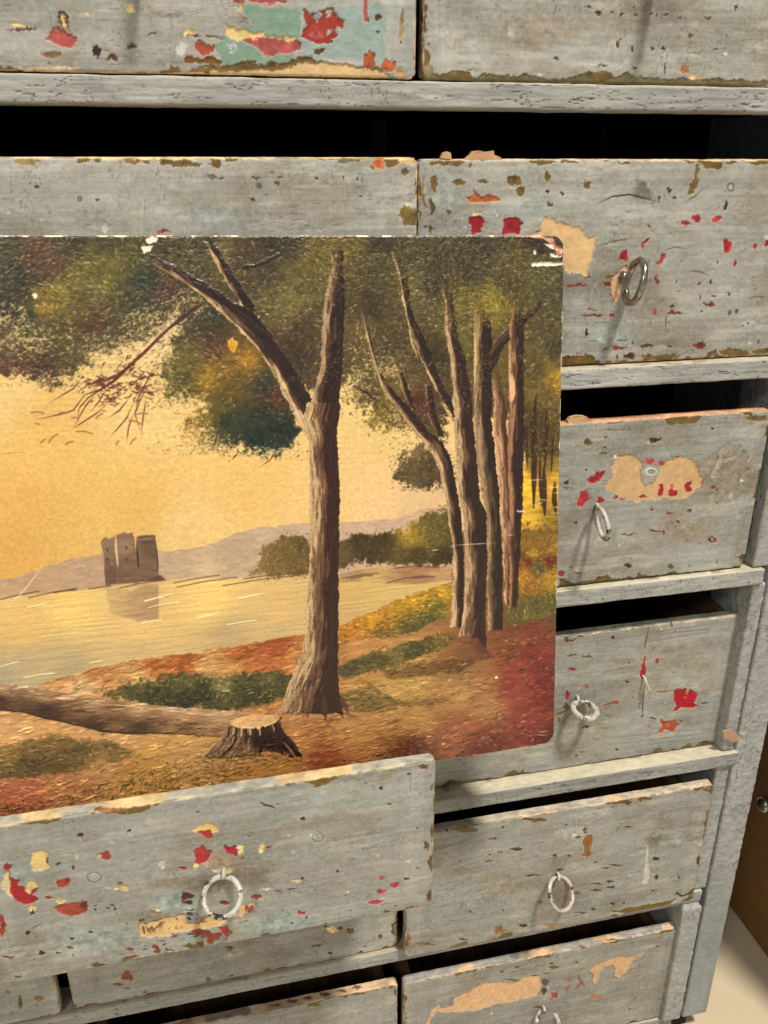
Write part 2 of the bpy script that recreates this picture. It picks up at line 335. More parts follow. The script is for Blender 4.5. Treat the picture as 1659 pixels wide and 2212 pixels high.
MARKS['A2'] = [('b', 2, 195, 190, 12, 22, B_), ('b', 2, 1000, 195, 60, 34, (196, 190, 176), 0, .7), ('b', 2, 1015, 190, 22, 34, B_)] + \
 [('b', 2, x, y, w, h, c) for x, y, w, h, c in ((1160, 210, 24, 16, K_), (1205, 210, 28, 20, K_), (1068, 210, 10, 12, K_), (1330, 155, 16, 12, B_), (1400, 75, 34, 18, B_),
  (1520, 38, 10, 26, B_), (1485, 155, 8, 20, K_), (1435, 210, 12, 10, K_), (740, 255, 24, 14, B_), (925, 60, 36, 16, K_), (985, 62, 24, 14, K_), (1022, 65, 20, 16, K_),
  (1090, 65, 40, 12, K_), (1160, 65, 14, 18, K_), (1180, 70, 10, 12, K_), (1215, 70, 24, 10, K_), (1275, 75, 14, 14, K_), (890, 30, 30, 8, K_), (1080, 30, 14, 12, K_),
  (945, 286, 60, 6, K_), (1085, 292, 24, 10, K_), (375, 300, 40, 6, K_), (1215, 295, 10, 50, B_))] + \
 [('s', 2, 1180, 70, 300, 110, (110, 98, 84), .35), ('s', 2, 640, 120, 420, 140, (150, 134, 110), .5), ('s', 2, 330, 150, 200, 160, (186, 180, 164), .5), ('s', 2, 1000, 250, 200, 60, (180, 184, 176), .5),
  ('p', 2, [(150, 300), (240, 328), (400, 338), (440, 320), (560, 330), (620, 318), (700, 345), (760, 350), (860, 322), (940, 305), (1000, 335), (1050, 315), (1100, 330), (1290, 340), (1659, 345), (1659, 380), (150, 360)], (116, 108, 72), .9),
  ('b', 2, 930, 333, 110, 46, (120, 90, 44)), ('b', 2, 1300, 300, 36, 44, (150, 100, 56)), ('b', 2, 1340, 335, 60, 20, T_), ('b', 2, 180, 300, 70, 56, (150, 132, 98)), ('b', 2, 552, 150, 30, 70, (186, 180, 164), 0, .6)]
MARKS['B1'] = [('s', 1, 900, 930, 300, 70, (168, 176, 170), .6), ('s', 1, 420, 950, 500, 100, (168, 158, 136), .5)] + \
 [('b', 1, x, y, w, h, c) for x, y, w, h, c in ((160, 808, 26, 20, B_), (420, 862, 26, 12, K_), (910, 760, 42, 24, (120, 104, 84)), (955, 770, 18, 10, K_), (1107, 772, 36, 10, B_), (1215, 770, 16, 14, B_),
  (1200, 790, 18, 12, B_), (1365, 768, 24, 14, B_), (1485, 768, 14, 18, B_), (1535, 770, 14, 18, B_), (1085, 858, 26, 16, K_), (1560, 852, 16, 10, B_), (120, 702, 110, 34, (148, 130, 78)),
  (365, 696, 50, 26, L_), (580, 700, 90, 24, (160, 116, 66)), (770, 704, 170, 34, L_), (845, 712, 60, 24, L_), (930, 705, 60, 36, L_), (1000, 690, 60, 26, L_), (1500, 692, 110, 26, (112, 100, 76)), (1615, 722, 30, 24, L_))] + \
 [('b', 1, 20+26*i, 765, 9, 10, (140, 128, 108), 0, .6) for i in range(34)] + \
 [('b', 1, 600, 678, 520, 20, (226, 186, 136)), ('b', 1, 1640, 700, 50, 60, (200, 110, 60)), ('b', 1, 698, 1000, 60, 18, R2), ('b', 1, 460, 985, 36, 40, (186, 180, 166)),
  ('b', 2, 105, 690, 110, 46, (208, 170, 116)), ('b', 2, 112, 930, 84, 110, (118, 96, 52)), ('b', 2, 112, 862, 40, 44, (186, 182, 168)), ('b', 2, 92, 742, 40, 22, L_),
  ('o', 1, 1120, 802, 9, (70, 62, 54)), ('o', 1, 345, 858, 9, (80, 70, 60))]
MARKS['B2'] = [('s', 2, 260, 800, 160, 220, (160, 168, 162), .5), ('s', 5, 560, 760, 340, 130, (160, 172, 166), .7), ('s', 5, 950, 190, 300, 120, (160, 172, 166), .45), ('s', 5, 820, 560, 320, 160, (150, 138, 118), .5)] + \
 [('b', 2, x, y, w, h, c) for x, y, w, h, c in ((215, 790, 40, 74, L_), (325, 785, 64, 30, L_), (430, 783, 52, 22, L_), (560, 785, 80, 46, L_), (590, 825, 30, 44, L_), (705, 760, 26, 58, L_), (880, 800, 34, 36, L_),
  (717, 880, 34, 16, B_), (770, 835, 14, 22, K_), (705, 828, 26, 18, K_), (280, 918, 20, 28, L_), (205, 895, 22, 84, L_), (172, 830, 14, 130, (130, 106, 66)), (203, 990, 20, 30, L_), (1235, 828, 22, 28, B_), (1190, 860, 9, 45, K_), (1475, 888, 14, 34, K_),
  (400, 922, 34, 24, Y_), (490, 922, 12, 12, Y_), (1300, 965, 36, 24, R_), (1350, 945, 34, 32, R_), (1437, 945, 44, 26, (176, 60, 60)), (1145, 978, 16, 20, R_), (1485, 1065, 40, 66, R_), (1605, 1065, 24, 24, R_), (1655, 1055, 20, 40, R_),
  (680, 700, 120, 26, L_), (800, 698, 90, 22, L_), (1040, 704, 60, 14, L_), (1500, 704, 60, 14, L_), (240, 704, 120, 22, L_), (720, 966, 20, 14, (180, 178, 166)))] + \
 [('p', 2, [(1350, 705), (1362, 710), (1362, 770), (1370, 780), (1350, 810), (1330, 840), (1312, 842), (1322, 810), (1345, 765)], L_),
  ('p', 2, [(345, 852), (385, 850), (380, 820), (410, 848), (470, 838), (500, 855), (495, 868), (380, 876)], (186, 98, 56)),
  ('p', 2, [(360, 940), (385, 935), (425, 940), (432, 960), (415, 985), (415, 1010), (380, 1010), (378, 980), (362, 965)], R_),
  ('p', 2, [(520, 950), (545, 940), (590, 950), (600, 968), (585, 985), (590, 1008), (520, 1010), (512, 995), (525, 970)], R_),
  ('p', 2, [(650, 1005), (680, 985), (690, 945), (712, 935), (740, 965), (790, 970), (850, 990), (880, 1025), (915, 1030), (898, 1110), (878, 1160), (872, 1198), (846, 1180), (796, 1186), (740, 1080), (700, 1040), (650, 1030)], (230, 188, 132)),
  ('s', 2, 1120, 818, 90, 70, (80, 68, 56), .6), ('l', 2, [(925, 880), (985, 850), (1060, 840), (1120, 855), (1185, 872)], .0005, K_), ('l', 2, [(1400, 800), (1340, 850), (1290, 880)], .0003, (90, 80, 66)),
  ('o', 2, 1498, 808, 17, (84, 78, 68)), ('b', 2, 1655, 1022, 24, 34, (214, 210, 196))] + \
 [('b', 5, x, y, w, h, c) for x, y, w, h, c in ((640, 198, 60, 78, R_), (870, 362, 30, 66, (130, 62, 52)), (1425, 243, 22, 46, R_), (1382, 458, 40, 38, M_), (1245, 535, 100, 22, M_), (1280, 478, 34, 22, B_),
  (1180, 478, 14, 60, B_), (1168, 392, 38, 26, B_), (1248, 383, 24, 26, B_), (1258, 255, 8, 18, K_), (1307, 240, 10, 30, K_), (860, 590, 24, 60, (160, 80, 70)), (990, 598, 124, 20, M_), (975, 555, 30, 12, K_),
  (1192, 588, 30, 12, K_), (1390, 595, 30, 34, M_), (1440, 588, 24, 20, B_), (1522, 665, 22, 22, K_), (1482, 690, 14, 12, K_), (962, 665, 12, 22, K_), (375, 740, 26, 64, K_), (420, 615, 200, 20, M_),
  (555, 612, 44, 22, M_), (310, 397, 170, 22, M_), (520, 395, 66, 28, (120, 60, 40)), (540, 347, 62, 28, L_), (385, 348, 62, 20, L_), (650, 274, 30, 20, M_), (800, 832, 98, 28, B_), (965, 830, 30, 24, B_),
  (1180, 830, 86, 56, M_), (1595, 795, 14, 36, B_), (595, 908, 28, 30, B_), (685, 905, 84, 50, B_), (795, 905, 60, 28, L_), (1000, 905, 84, 40, L_), (1395, 872, 170, 56, L_), (1610, 868, 120, 40, L_),
  (512, 856, 54, 14, K_), (605, 845, 116, 16, M_), (440, 797, 100, 8, L_), (620, 790, 90, 8, L_), (697, 803, 14, 34, B_), (410, 573, 90, 14, (112, 98, 66)), (1015, 378, 16, 14, K_), (325, 888, 60, 12, M_), (530, 940, 40, 20, L_), (1230, 908, 20, 14, K_), (1090, 918, 50, 10, K_))] + \
 [('p', 5, [(823, 62), (800, 110), (780, 150), (778, 110), (800, 70)], R_), ('p', 5, [(915, 170), (945, 185), (935, 215), (910, 245), (870, 266), (885, 235), (912, 215), (905, 190)], (186, 50, 50)),
  ('p', 5, [(560, 345), (640, 268), (668, 290), (625, 345), (612, 400), (620, 440), (605, 520), (575, 522), (560, 450), (548, 380)], (222, 176, 136)), ('b', 5, 600, 470, 34, 50, (206, 130, 88)), ('b', 5, 610, 340, 50, 26, (150, 130, 110)), ('b', 5, 552, 462, 22, 26, M_),
  ('p', 5, [(200, 912), (380, 895), (430, 905), (470, 950), (460, 965), (200, 975)], (112, 84, 40))] + \
 [('l', 5, p, .00035, (92, 82, 68)) for p in ([(420, 140), (560, 90), (760, 60)], [(700, 330), (800, 300), (830, 180)], [(880, 170), (1000, 130), (1100, 150)], [(930, 690), (940, 620), (935, 760)], [(1500, 490), (1600, 480), (1659, 490)], [(1080, 300), (1180, 305), (1240, 330)])]
MARKS['C2'] = [('s', 5, 1350, 1750, 500, 420, (142, 126, 102), .6), ('s', 8, 560, 200, 500, 120, (182, 178, 164), .5), ('s', 8, 1100, 150, 400, 200, (150, 132, 106), .5),
  ('p', 5, [(590, 1605), (640, 1598), (690, 1605), (740, 1620), (765, 1660), (755, 1720), (770, 1780), (800, 1812), (850, 1790), (880, 1745), (870, 1700), (900, 1670), (960, 1640), (1020, 1615), (1090, 1620), (1140, 1650), (1170, 1720), (1205, 1790), (1160, 1830), (1110, 1890), (1040, 1915), (960, 1905), (880, 1915), (800, 1910), (740, 1930), (640, 1920), (580, 1880), (515, 1840), (530, 1780), (560, 1740), (560, 1680)], (212, 172, 122)),
  ('p', 5, [(385, 1775), (430, 1755), (450, 1730), (505, 1718), (500, 1750), (455, 1790), (400, 1800)], R_), ('p', 5, [(325, 1860), (385, 1850), (395, 1920), (360, 1945), (345, 1965), (315, 1960)], (186, 52, 60))] + \
 [('b', 5, x, y, w, h, c) for x, y, w, h, c in ((1585, 1342, 160, 46, L_), (685, 1412, 20, 12, K_), (1268, 1410, 18, 20, K_), (382, 1512, 60, 44, L_), (515, 1478, 22, 18, L_), (497, 1550, 30, 10, K_), (500, 1590, 58, 20, L_),
  (855, 1502, 100, 36, B_), (840, 1488, 26, 10, B_), (480, 1922, 54, 50, R_), (580, 1900, 50, 36, R2), (630, 1918, 50, 8, R2), (825, 1645, 60, 44, (186, 62, 52)), (905, 1662, 64, 30, (186, 62, 52)), (1018, 1615, 34, 20, R2), (905, 1850, 44, 90, R_), (985, 1865, 66, 60, R_),
  (985, 1818, 30, 26, R2), (1100, 1825, 54, 80, R_), (778, 1895, 54, 28, R_), (1195, 1795, 24, 40, R2), (1270, 1825, 44, 16, (130, 60, 46)), (1300, 1850, 22, 20, K_), (835, 1970, 16, 24, M_), (1480, 1778, 20, 18, W_), (500, 1530, 14, 12, W_),
  (585, 1605, 24, 20, W_), (368, 1708, 16, 18, K_), (236, 1800, 36, 24, K_), (232, 1832, 40, 18, M_), (1520, 1640, 12, 18, W_), (1515, 1700, 10, 26, K_), (600, 1425, 260, 8, (110, 96, 70)))] + \
 [('p', 5, [(1460, 1595), (1400, 1632), (1340, 1645), (1300, 1705), (1275, 1775), (1250, 1760), (1300, 1650), (1318, 1560), (1350, 1530), (1352, 1560), (1335, 1630), (1440, 1588)], (190, 180, 164), .75),
  ('p', 5, [(1250, 1880), (1290, 1860), (1285, 1920), (1310, 1960), (1290, 2010), (1270, 1990), (1240, 1950)], (178, 172, 156), .7), ('n', 5, 832, 1722, 40), ('b', 5, 1400, 1880, 30, 60, (190, 180, 168), 0, .6),
  ('p', 8, [(190, 505), (215, 505), (250, 535), (400, 535), (440, 500), (520, 482), (540, 506), (610, 500), (720, 497), (740, 455), (780, 475), (820, 487), (900, 486), (950, 462), (1010, 452), (1020, 468), (1200, 456), (1330, 432), (1500, 410), (1560, 430), (1000, 520), (600, 570), (190, 610)], (116, 90, 42)),
  ('p', 8, [(1430, 350), (1500, 335), (1530, 300), (1560, 240), (1580, 250), (1575, 360), (1545, 400), (1480, 402), (1460, 370)], (118, 88, 44)), ('b', 8, 1590, 160, 20, 220, (110, 84, 44))] + \
 [('b', 8, x, y, w, h, c) for x, y, w, h, c in ((305, 103, 22, 20, K_), (428, 224, 12, 12, K_), (960, 40, 44, 26, M_), (835, 12, 36, 16, M_), (1105, 25, 36, 16, B_), (1022, 97, 28, 16, B_), (675, 188, 134, 14, (130, 66, 42)), (870, 165, 110, 14, M_),
  (922, 175, 16, 46, M_), (1262, 228, 78, 42, (120, 68, 44)), (1262, 226, 30, 20, (196, 186, 170)), (693, 360, 14, 8, K_), (668, 410, 56, 28, B_), (978, 415, 48, 28, (92, 84, 66)), (1105, 412, 18, 8, B_), (265, 420, 28, 12, B_), (315, 460, 68, 16, B_),
  (1300, 380, 20, 24, (130, 110, 90)), (205, 462, 50, 44, M_), (612, 260, 16, 14, W_))]
MARKS['D2'] = [('s', 8, 1080, 1080, 420, 260, (146, 132, 108), .4), ('s', 8, 1090, 1230, 260, 90, (176, 172, 160), .5), ('s', 8, 420, 1600, 200, 160, (172, 162, 134), .4),
  ('p', 8, [(990, 1288), (1078, 1275), (1080, 1320), (1110, 1285), (1160, 1300), (1165, 1330), (1150, 1350), (1155, 1370), (1130, 1385), (1170, 1405), (1120, 1418), (1050, 1415), (1000, 1438), (985, 1435), (1010, 1400), (990, 1340)], (176, 24, 40)),
  ('p', 8, [(895, 1495), (925, 1510), (1000, 1503), (1028, 1535), (1005, 1560), (998, 1585), (975, 1580), (930, 1570), (910, 1588), (880, 1585), (915, 1545)], (172, 80, 54)),
  ('p', 8, [(785, 1052), (800, 1062), (795, 1120), (790, 1190), (778, 1210), (758, 1190), (765, 1130), (778, 1100)], (166, 40, 44)), ('l', 8, [(818, 830), (806, 900), (790, 968), (784, 1002)], .0008, (112, 94, 58)),
  ('l', 8, [(785, 1240), (775, 1360), (770, 1480)], .0007, (96, 84, 66)), ('l', 8, [(858, 1300), (905, 1300), (990, 1288)], .0007, (118, 100, 56)), ('l', 8, [(845, 980), (848, 1010)], .0005, L_), ('l', 8, [(480, 1402), (530, 1388), (575, 1372), (608, 1378)], .0011, (156, 72, 46)),  # first line here: the hanging nail's cast shadow, painted on the front
  ('b', 8, 575, 1377, 60, 22, (164, 76, 52)), ('l', 8, [(155, 1462), (210, 1445), (250, 1420)], .0008, (88, 66, 40)), ('b', 8, 232, 1410, 44, 50, (104, 84, 50)), ('l', 8, [(430, 1555), (500, 1558), (580, 1545)], .0003, (100, 88, 70)), ('l', 8, [(1180, 1380), (1240, 1378)], .0006, K_)] + \
 [('b', 8, x, y, w, h, c) for x, y, w, h, c in ((560, 914, 36, 36, (98, 40, 32)), (975, 825, 20, 50, L_), (385, 1055, 74, 14, L_), (275, 1043, 84, 12, L_), (272, 1143, 66, 24, (172, 44, 44)), (872, 1083, 28, 36, (172, 50, 44)), (663, 1228, 26, 16, K_),
  (375, 1258, 44, 34, (160, 84, 58)), (305, 1268, 84, 30, (196, 150, 118)), (240, 1325, 36, 54, R_), (705, 1342, 14, 20, K_), (775, 1475, 14, 26, B_), (848, 1483, 58, 16, B_), (1050, 1532, 8, 8, W_), (1092, 1521, 14, 9, K_), (370, 1550, 48, 18, M_),
  (180, 1502, 12, 28, B_), (590, 1707, 26, 16, K_), (395, 1790, 12, 8, K_), (298, 1750, 38, 9, B_), (345, 1727, 20, 12, B_), (1215, 1660, 100, 22, (110, 66, 40)), (1003, 870, 16, 10, K_), (456, 960, 8, 16, K_), (902, 850, 12, 10, W_), (600, 830, 30, 22, (150, 120, 110)), (1075, 1340, 24, 14, (220, 120, 120)), (955, 1535, 20, 18, (206, 120, 90)))] + \
 [('l', 8, [(x0, y0), ((x0+x1)/2, (y0+y1)/2-4), (x1, y1)], .00045, (136, 130, 116)) for x0, y0, x1, y1 in ((420, 960, 1380, 800), (600, 990, 1350, 860), (800, 905, 1390, 850), (440, 1640, 1240, 1560), (500, 1680, 1300, 1590), (640, 1700, 1250, 1620))]
MARKS['D1'] = [('s', 9, 500, 960, 500, 160, (156, 166, 154), .6), ('s', 9, 950, 760, 300, 120, (158, 172, 160), .7), ('s', 9, 1000, 650, 400, 60, (120, 108, 84), .55), ('s', 9, 1390, 640, 200, 80, (118, 102, 80), .4), ('s', 9, 1500, 900, 400, 140, (158, 172, 160), .7), ('s', 9, 60, 640, 300, 180, (160, 170, 162), .6), ('s', 9, 1200, 150, 900, 90, (150, 146, 132), .5),  # the small brown blur right of the ring paints in the ring's shadow
  ('p', 9, [(180, 500), (215, 487), (265, 500), (270, 540), (262, 580), (205, 585), (190, 600), (175, 590)], Y_), ('b', 9, 262, 540, 20, 44, (110, 50, 50)), ('b', 9, 38, 572, 52, 46, (168, 52, 52)),
  ('p', 9, [(30, 600), (45, 600), (50, 660), (80, 745), (5, 690), (10, 650)], (226, 200, 150)), ('p', 9, [(50, 610), (75, 640), (105, 650), (100, 680), (130, 680), (145, 720), (180, 690), (205, 690), (190, 720), (205, 760), (170, 770), (140, 775), (75, 745), (55, 660)], (168, 40, 44)),
  ('p', 9, [(140, 670), (172, 640), (205, 672), (175, 690), (155, 722), (140, 705)], Y_), ('p', 9, [(1050, 375), (1090, 345), (1150, 328), (1190, 350), (1185, 380), (1150, 388), (1110, 376)], (228, 194, 120)), ('p', 9, [(1080, 378), (1150, 375), (1155, 400), (1140, 418), (1100, 400)], (178, 56, 56)),
  ('s', 9, 1200, 540, 180, 90, (190, 154, 126), .9), ('p', 9, [(1060, 480), (1110, 452), (1125, 480), (1150, 490), (1148, 515), (1110, 545), (1085, 565), (1062, 545), (1055, 510)], (176, 56, 54)), ('p', 9, [(1220, 455), (1245, 470), (1285, 458), (1292, 515), (1260, 505), (1225, 495)], (182, 36, 62)),
  ('p', 9, [(290, 790), (340, 775), (400, 770), (430, 757), (470, 765), (478, 800), (460, 820), (420, 840), (370, 842), (330, 820)], (168, 76, 56)), ('p', 9, [(990, 715), (1030, 706), (1062, 735), (1010, 752), (988, 762)], (84, 44, 26)),
  ('p', 13, [(310, 490), (380, 460), (640, 420), (650, 520), (780, 520), (870, 450), (1110, 440), (1100, 480), (1020, 530), (930, 560), (700, 595), (620, 600), (500, 615), (470, 640), (330, 660), (240, 670), (150, 650), (150, 530), (200, 525)], (228, 188, 126)),
  ('p', 13, [(1240, 320), (1410, 280), (1400, 350), (1300, 390), (1250, 440), (1140, 440)], (226, 190, 134)), ('b', 13, 715, 450, 130, 130, (152, 148, 138)),
  ('p', 13, [(700, 605), (790, 582), (900, 600), (940, 625), (1030, 620), (1000, 690), (900, 750), (860, 720), (870, 660), (760, 650)], (146, 66, 48)), ('p', 13, [(1000, 550), (1090, 540), (1130, 600), (1140, 630), (1070, 645), (1030, 610)], (176, 66, 60)),
  ('l', 13, [(868, 455), (845, 446), (815, 458), (808, 482), (822, 505), (850, 508), (874, 492)], .0009, (140, 88, 60)), ('l', 13, [(1292, 392), (1300, 332), (1335, 385), (1365, 335), (1376, 390)], .0010, (150, 70, 66)),
  ('l', 13, [(168, 540), (192, 640)], .0008, (130, 84, 60)), ('l', 13, [(208, 556), (238, 606), (268, 562), (302, 620)], .0009, (130, 84, 60)), ('l', 13, [(240, 640), (330, 560), (372, 520), (420, 505)], .0009, (150, 100, 70)), ('l', 13, [(352, 585), (372, 520), (384, 560)], .0007, (150, 96, 66)),
  ('p', 13, [(-260, 985), (0, 935), (170, 880), (440, 830), (640, 818), (600, 850), (300, 915), (100, 955), (-240, 1010)], (126, 90, 56)), ('l', 13, [(0, 928), (160, 872), (300, 872), (460, 822), (660, 812)], .0008, (212, 200, 172)),
  ('l', 9, [(1422, 215), (1440, 235), (1480, 243), (1505, 255)], .0006, K_), ('l', 12, [(330, 720), (470, 640)], .0005, (110, 104, 92)),
  ('n2', 9, 512, 628, 38), ('n2', 10, 348, 480, 32)] + \
 [('b', 9, x, y, w, h, c) for x, y, w, h, c in ((440, 398, 36, 18, K_), (700, 378, 20, 12, K_), (710, 400, 18, 24, W_), (605, 430, 50, 22, (178, 174, 162)), (808, 312, 8, 8, W_), (170, 792, 50, 28, Y_), (175, 820, 26, 40, (84, 52, 48)), (345, 658, 100, 50, (172, 70, 52)),
  (575, 510, 90, 50, (172, 66, 54)), (540, 522, 28, 26, (220, 196, 160)), (315, 558, 28, 12, K_), (395, 578, 14, 24, K_), (412, 512, 14, 34, (206, 196, 160)), (270, 738, 62, 14, M_), (330, 757, 66, 26, Y_), (455, 785, 50, 40, (110, 60, 42)), (13, 890, 34, 120, (166, 60, 48)), (150, 932, 32, 20, K_), (390, 958, 28, 16, K_), (380, 1008, 46, 18, (110, 70, 54)),
  (225, 1040, 40, 22, K_), (315, 1035, 26, 14, K_), (397, 1053, 14, 10, K_), (445, 1026, 12, 6, K_), (45, 1063, 70, 12, (120, 60, 54)), (95, 1170, 30, 12, K_), (515, 783, 20, 9, K_), (520, 808, 16, 11, K_), (580, 792, 28, 11, K_), (608, 778, 24, 10, K_), (620, 800, 10, 26, K_), (635, 826, 10, 8, K_), (490, 922, 30, 14, K_),
  (690, 884, 14, 8, K_), (648, 662, 44, 16, (130, 96, 98)), (665, 688, 92, 24, Y_), (590, 685, 40, 14, (192, 190, 174)), (768, 868, 40, 14, (90, 72, 40)), (540, 1110, 100, 40, (110, 74, 40)), (850, 820, 60, 24, (150, 120, 80)), (860, 806, 50, 14, (220, 204, 160)), (1312, 475, 46, 62, Y_), (1320, 528, 30, 20, R2), (1422, 468, 36, 52, Y_), (1458, 466, 40, 16, (166, 40, 60)), (1002, 580, 66, 18, (160, 46, 46)),
  (1070, 560, 36, 22, Y_), (1215, 592, 120, 30, (224, 200, 150)), (1022, 768, 62, 16, (80, 44, 34)), (1510, 230, 14, 10, K_), (1645, 308, 30, 22, K_), (1570, 400, 12, 10, W_), (1595, 488, 10, 10, W_), (1612, 650, 50, 20, (220, 200, 160)), (1645, 637, 20, 16, K_), (1585, 690, 50, 7, K_), (1515, 705, 26, 9, (80, 50, 36)),
  (1628, 708, 12, 10, K_), (1640, 820, 36, 20, (160, 60, 60)), (1590, 882, 12, 8, K_), (1400, 735, 66, 26, (134, 66, 46)), (1455, 690, 50, 16, (206, 190, 160)), (1220, 770, 60, 20, (134, 60, 44)), (885, 552, 40, 40, (186, 182, 168)), (600, 262, 240, 34, (140, 96, 62)))] + \
 [('b', 13, x, y, w, h, c) for x, y, w, h, c in ((540, 470, 26, 26, (176, 130, 84)), (480, 560, 24, 34, (130, 96, 50)), (545, 555, 22, 24, (130, 96, 50)), (603, 552, 26, 24, (130, 96, 50)), (925, 485, 24, 24, (190, 150, 90)), (690, 412, 84, 36, (72, 64, 64)), (675, 475, 44, 36, (60, 56, 58)), (700, 360, 96, 22, (70, 60, 60)),
  (665, 300, 120, 26, (96, 44, 36)), (690, 635, 100, 20, (52, 50, 58)), (760, 660, 56, 18, (90, 54, 50)), (512, 655, 90, 36, (140, 86, 58)), (370, 700, 130, 26, (110, 98, 74)), (308, 770, 70, 70, (134, 70, 46)), (320, 820, 100, 44, (126, 74, 48)), (412, 738, 24, 18, K_), (470, 800, 130, 28, (104, 80, 42)), (730, 765, 220, 60, (108, 86, 46)),
  (610, 688, 40, 6, K_), (1088, 685, 28, 20, K_), (1580, 495, 30, 12, K_), (190, 768, 30, 10, K_), (200, 810, 24, 20, K_), (30, 800, 110, 40, (140, 78, 60)), (1530, 645, 210, 26, (116, 98, 62)), (1200, 410, 80, 60, (200, 168, 150)))] + \
 [('b', 10, x, y, w, h, c) for x, y, w, h, c in ((265, 378, 38, 24, (70, 56, 40)), (843, 137, 18, 12, (40, 36, 46)), (692, 210, 28, 18, (60, 46, 50)), (457, 662, 14, 18, K_), (700, 705, 34, 28, R2), (765, 740, 56, 32, (180, 60, 70)), (688, 775, 62, 32, (180, 60, 64)), (658, 830, 72, 26, (180, 60, 64)), (830, 707, 30, 18, (64, 42, 50)),
  (258, 890, 38, 22, (170, 50, 54)), (285, 915, 10, 26, K_), (210, 950, 12, 10, K_), (668, 860, 24, 6, K_), (525, 878, 22, 9, K_), (185, 468, 14, 12, W_), (210, 557, 16, 12, W_), (678, 578, 14, 10, W_), (845, 607, 12, 12, W_), (515, 775, 14, 12, W_), (790, 775, 18, 14, (190, 180, 200)), (920, 98, 50, 20, (118, 70, 60)),
  (938, 530, 34, 60, (104, 78, 46)), (938, 548, 14, 14, (180, 170, 140)), (740, 300, 30, 14, (120, 112, 100)), (965, 210, 20, 60, (140, 104, 84)), (958, 805, 46, 60, (110, 84, 60)), (887, 652, 10, 8, K_), (110, 970, 10, 0, K_), (340, 460, 60, 30, (176, 172, 160)))]
MARKS['E2'] = [('s', 11, 930, 585, 120, 80, (96, 84, 66), .55), ('s', 11, 985, 470, 130, 90, (116, 106, 88), .4), ('s', 11, 1100, 560, 110, 100, (178, 178, 166), .5), ('s', 11, 340, 920, 200, 200, (128, 106, 86), .45), ('s', 11, 330, 740, 140, 100, (136, 116, 88), .6), ('s', 10, 1350, 740, 260, 160, (160, 140, 110), .4), ('s', 11, 400, 540, 200, 90, (182, 180, 168), .5),
  ('p', 11, [(510, 545), (540, 550), (540, 600), (520, 640), (530, 670), (510, 692), (470, 685), (490, 650), (470, 600)], (146, 98, 52)),
  ('p', 11, [(878, 606), (895, 612), (898, 700), (905, 800), (895, 862), (862, 862), (872, 790), (880, 700)], (206, 196, 180)), ('p', 11, [(750, 678), (820, 655), (875, 640), (860, 655), (800, 672)], (196, 190, 170), .8),
  ('p', 11, [(640, 1040), (780, 1010), (900, 992), (1075, 955), (1040, 992), (880, 1030), (780, 1050)], (120, 92, 36)), ('b', 11, 300, 1125, 230, 26, (176, 140, 104)), ('l', 11, [(1070, 935), (1075, 915), (1110, 938), (1170, 915), (1200, 880)], .0009, K_), ('b', 11, 1198, 890, 16, 50, K_)] + \
 [('l', 11, [(300+i*22, 545-i*4), (306+i*22, 520-i*4), (314+i*22, 552-i*4)], .0006, (190, 188, 176)) for i in range(9)] + \
 [('b', 10, x, y, w, h, c) for x, y, w, h, c in ((1150, 437, 150, 26, (118, 96, 58)), (1530, 385, 140, 24, L_), (1050, 443, 14, 12, K_), (1355, 428, 20, 12, K_), (1305, 487, 46, 14, (110, 84, 66)), (1425, 546, 60, 18, (104, 82, 56)), (1340, 560, 30, 12, (110, 100, 80)), (1285, 575, 16, 8, K_), (1280, 608, 50, 14, (110, 92, 66)),
  (1510, 687, 52, 7, B_), (1357, 877, 16, 8, K_), (1180, 885, 10, 12, K_), (1340, 985, 66, 50, (140, 106, 66)), (1140, 1035, 60, 12, (90, 76, 52)), (845, 1035, 30, 30, (126, 96, 56)), (935, 1062, 112, 20, (124, 100, 72)), (1035, 1097, 14, 8, K_), (1467, 962, 40, 12, (104, 84, 60)), (1560, 830, 20, 12, K_), (1640, 580, 20, 16, B_))] + \
 [('b', 11, x, y, w, h, c) for x, y, w, h, c in ((755, 340, 60, 34, (98, 70, 48)), (885, 312, 60, 16, B_), (370, 487, 24, 14, K_), (492, 512, 28, 22, B_), (445, 565, 40, 14, B_), (768, 495, 52, 12, K_), (52, 640, 80, 20, B_), (155, 803, 84, 9, K_), (300, 682, 26, 20, B_), (390, 680, 14, 20, B_), (330, 770, 54, 13, B_),
  (690, 743, 100, 12, B_), (620, 760, 50, 9, K_), (562, 720, 30, 8, K_), (560, 860, 84, 10, B_), (655, 845, 60, 12, K_), (655, 883, 70, 16, B_), (565, 900, 84, 10, B_), (445, 915, 40, 26, (104, 80, 60)), (208, 980, 20, 30, (110, 84, 66)), (470, 1045, 84, 10, B_), (545, 1022, 42, 12, B_), (665, 985, 30, 24, K_), (740, 980, 28, 14, K_),
  (100, 1125, 50, 14, K_), (945, 815, 26, 36, B_), (1090, 815, 8, 24, K_), (930, 902, 52, 9, K_), (945, 700, 50, 22, K_), (950, 765, 18, 12, K_), (1262, 480, 22, 50, (110, 80, 50)), (1252, 550, 20, 60, (130, 96, 60)), (1216, 715, 22, 80, B_), (990, 510, 16, 10, K_), (1225, 604, 16, 12, W_), (785, 800, 24, 18, (190, 188, 176)), (420, 540, 30, 20, (196, 192, 180)), (500, 530, 20, 12, K_))]
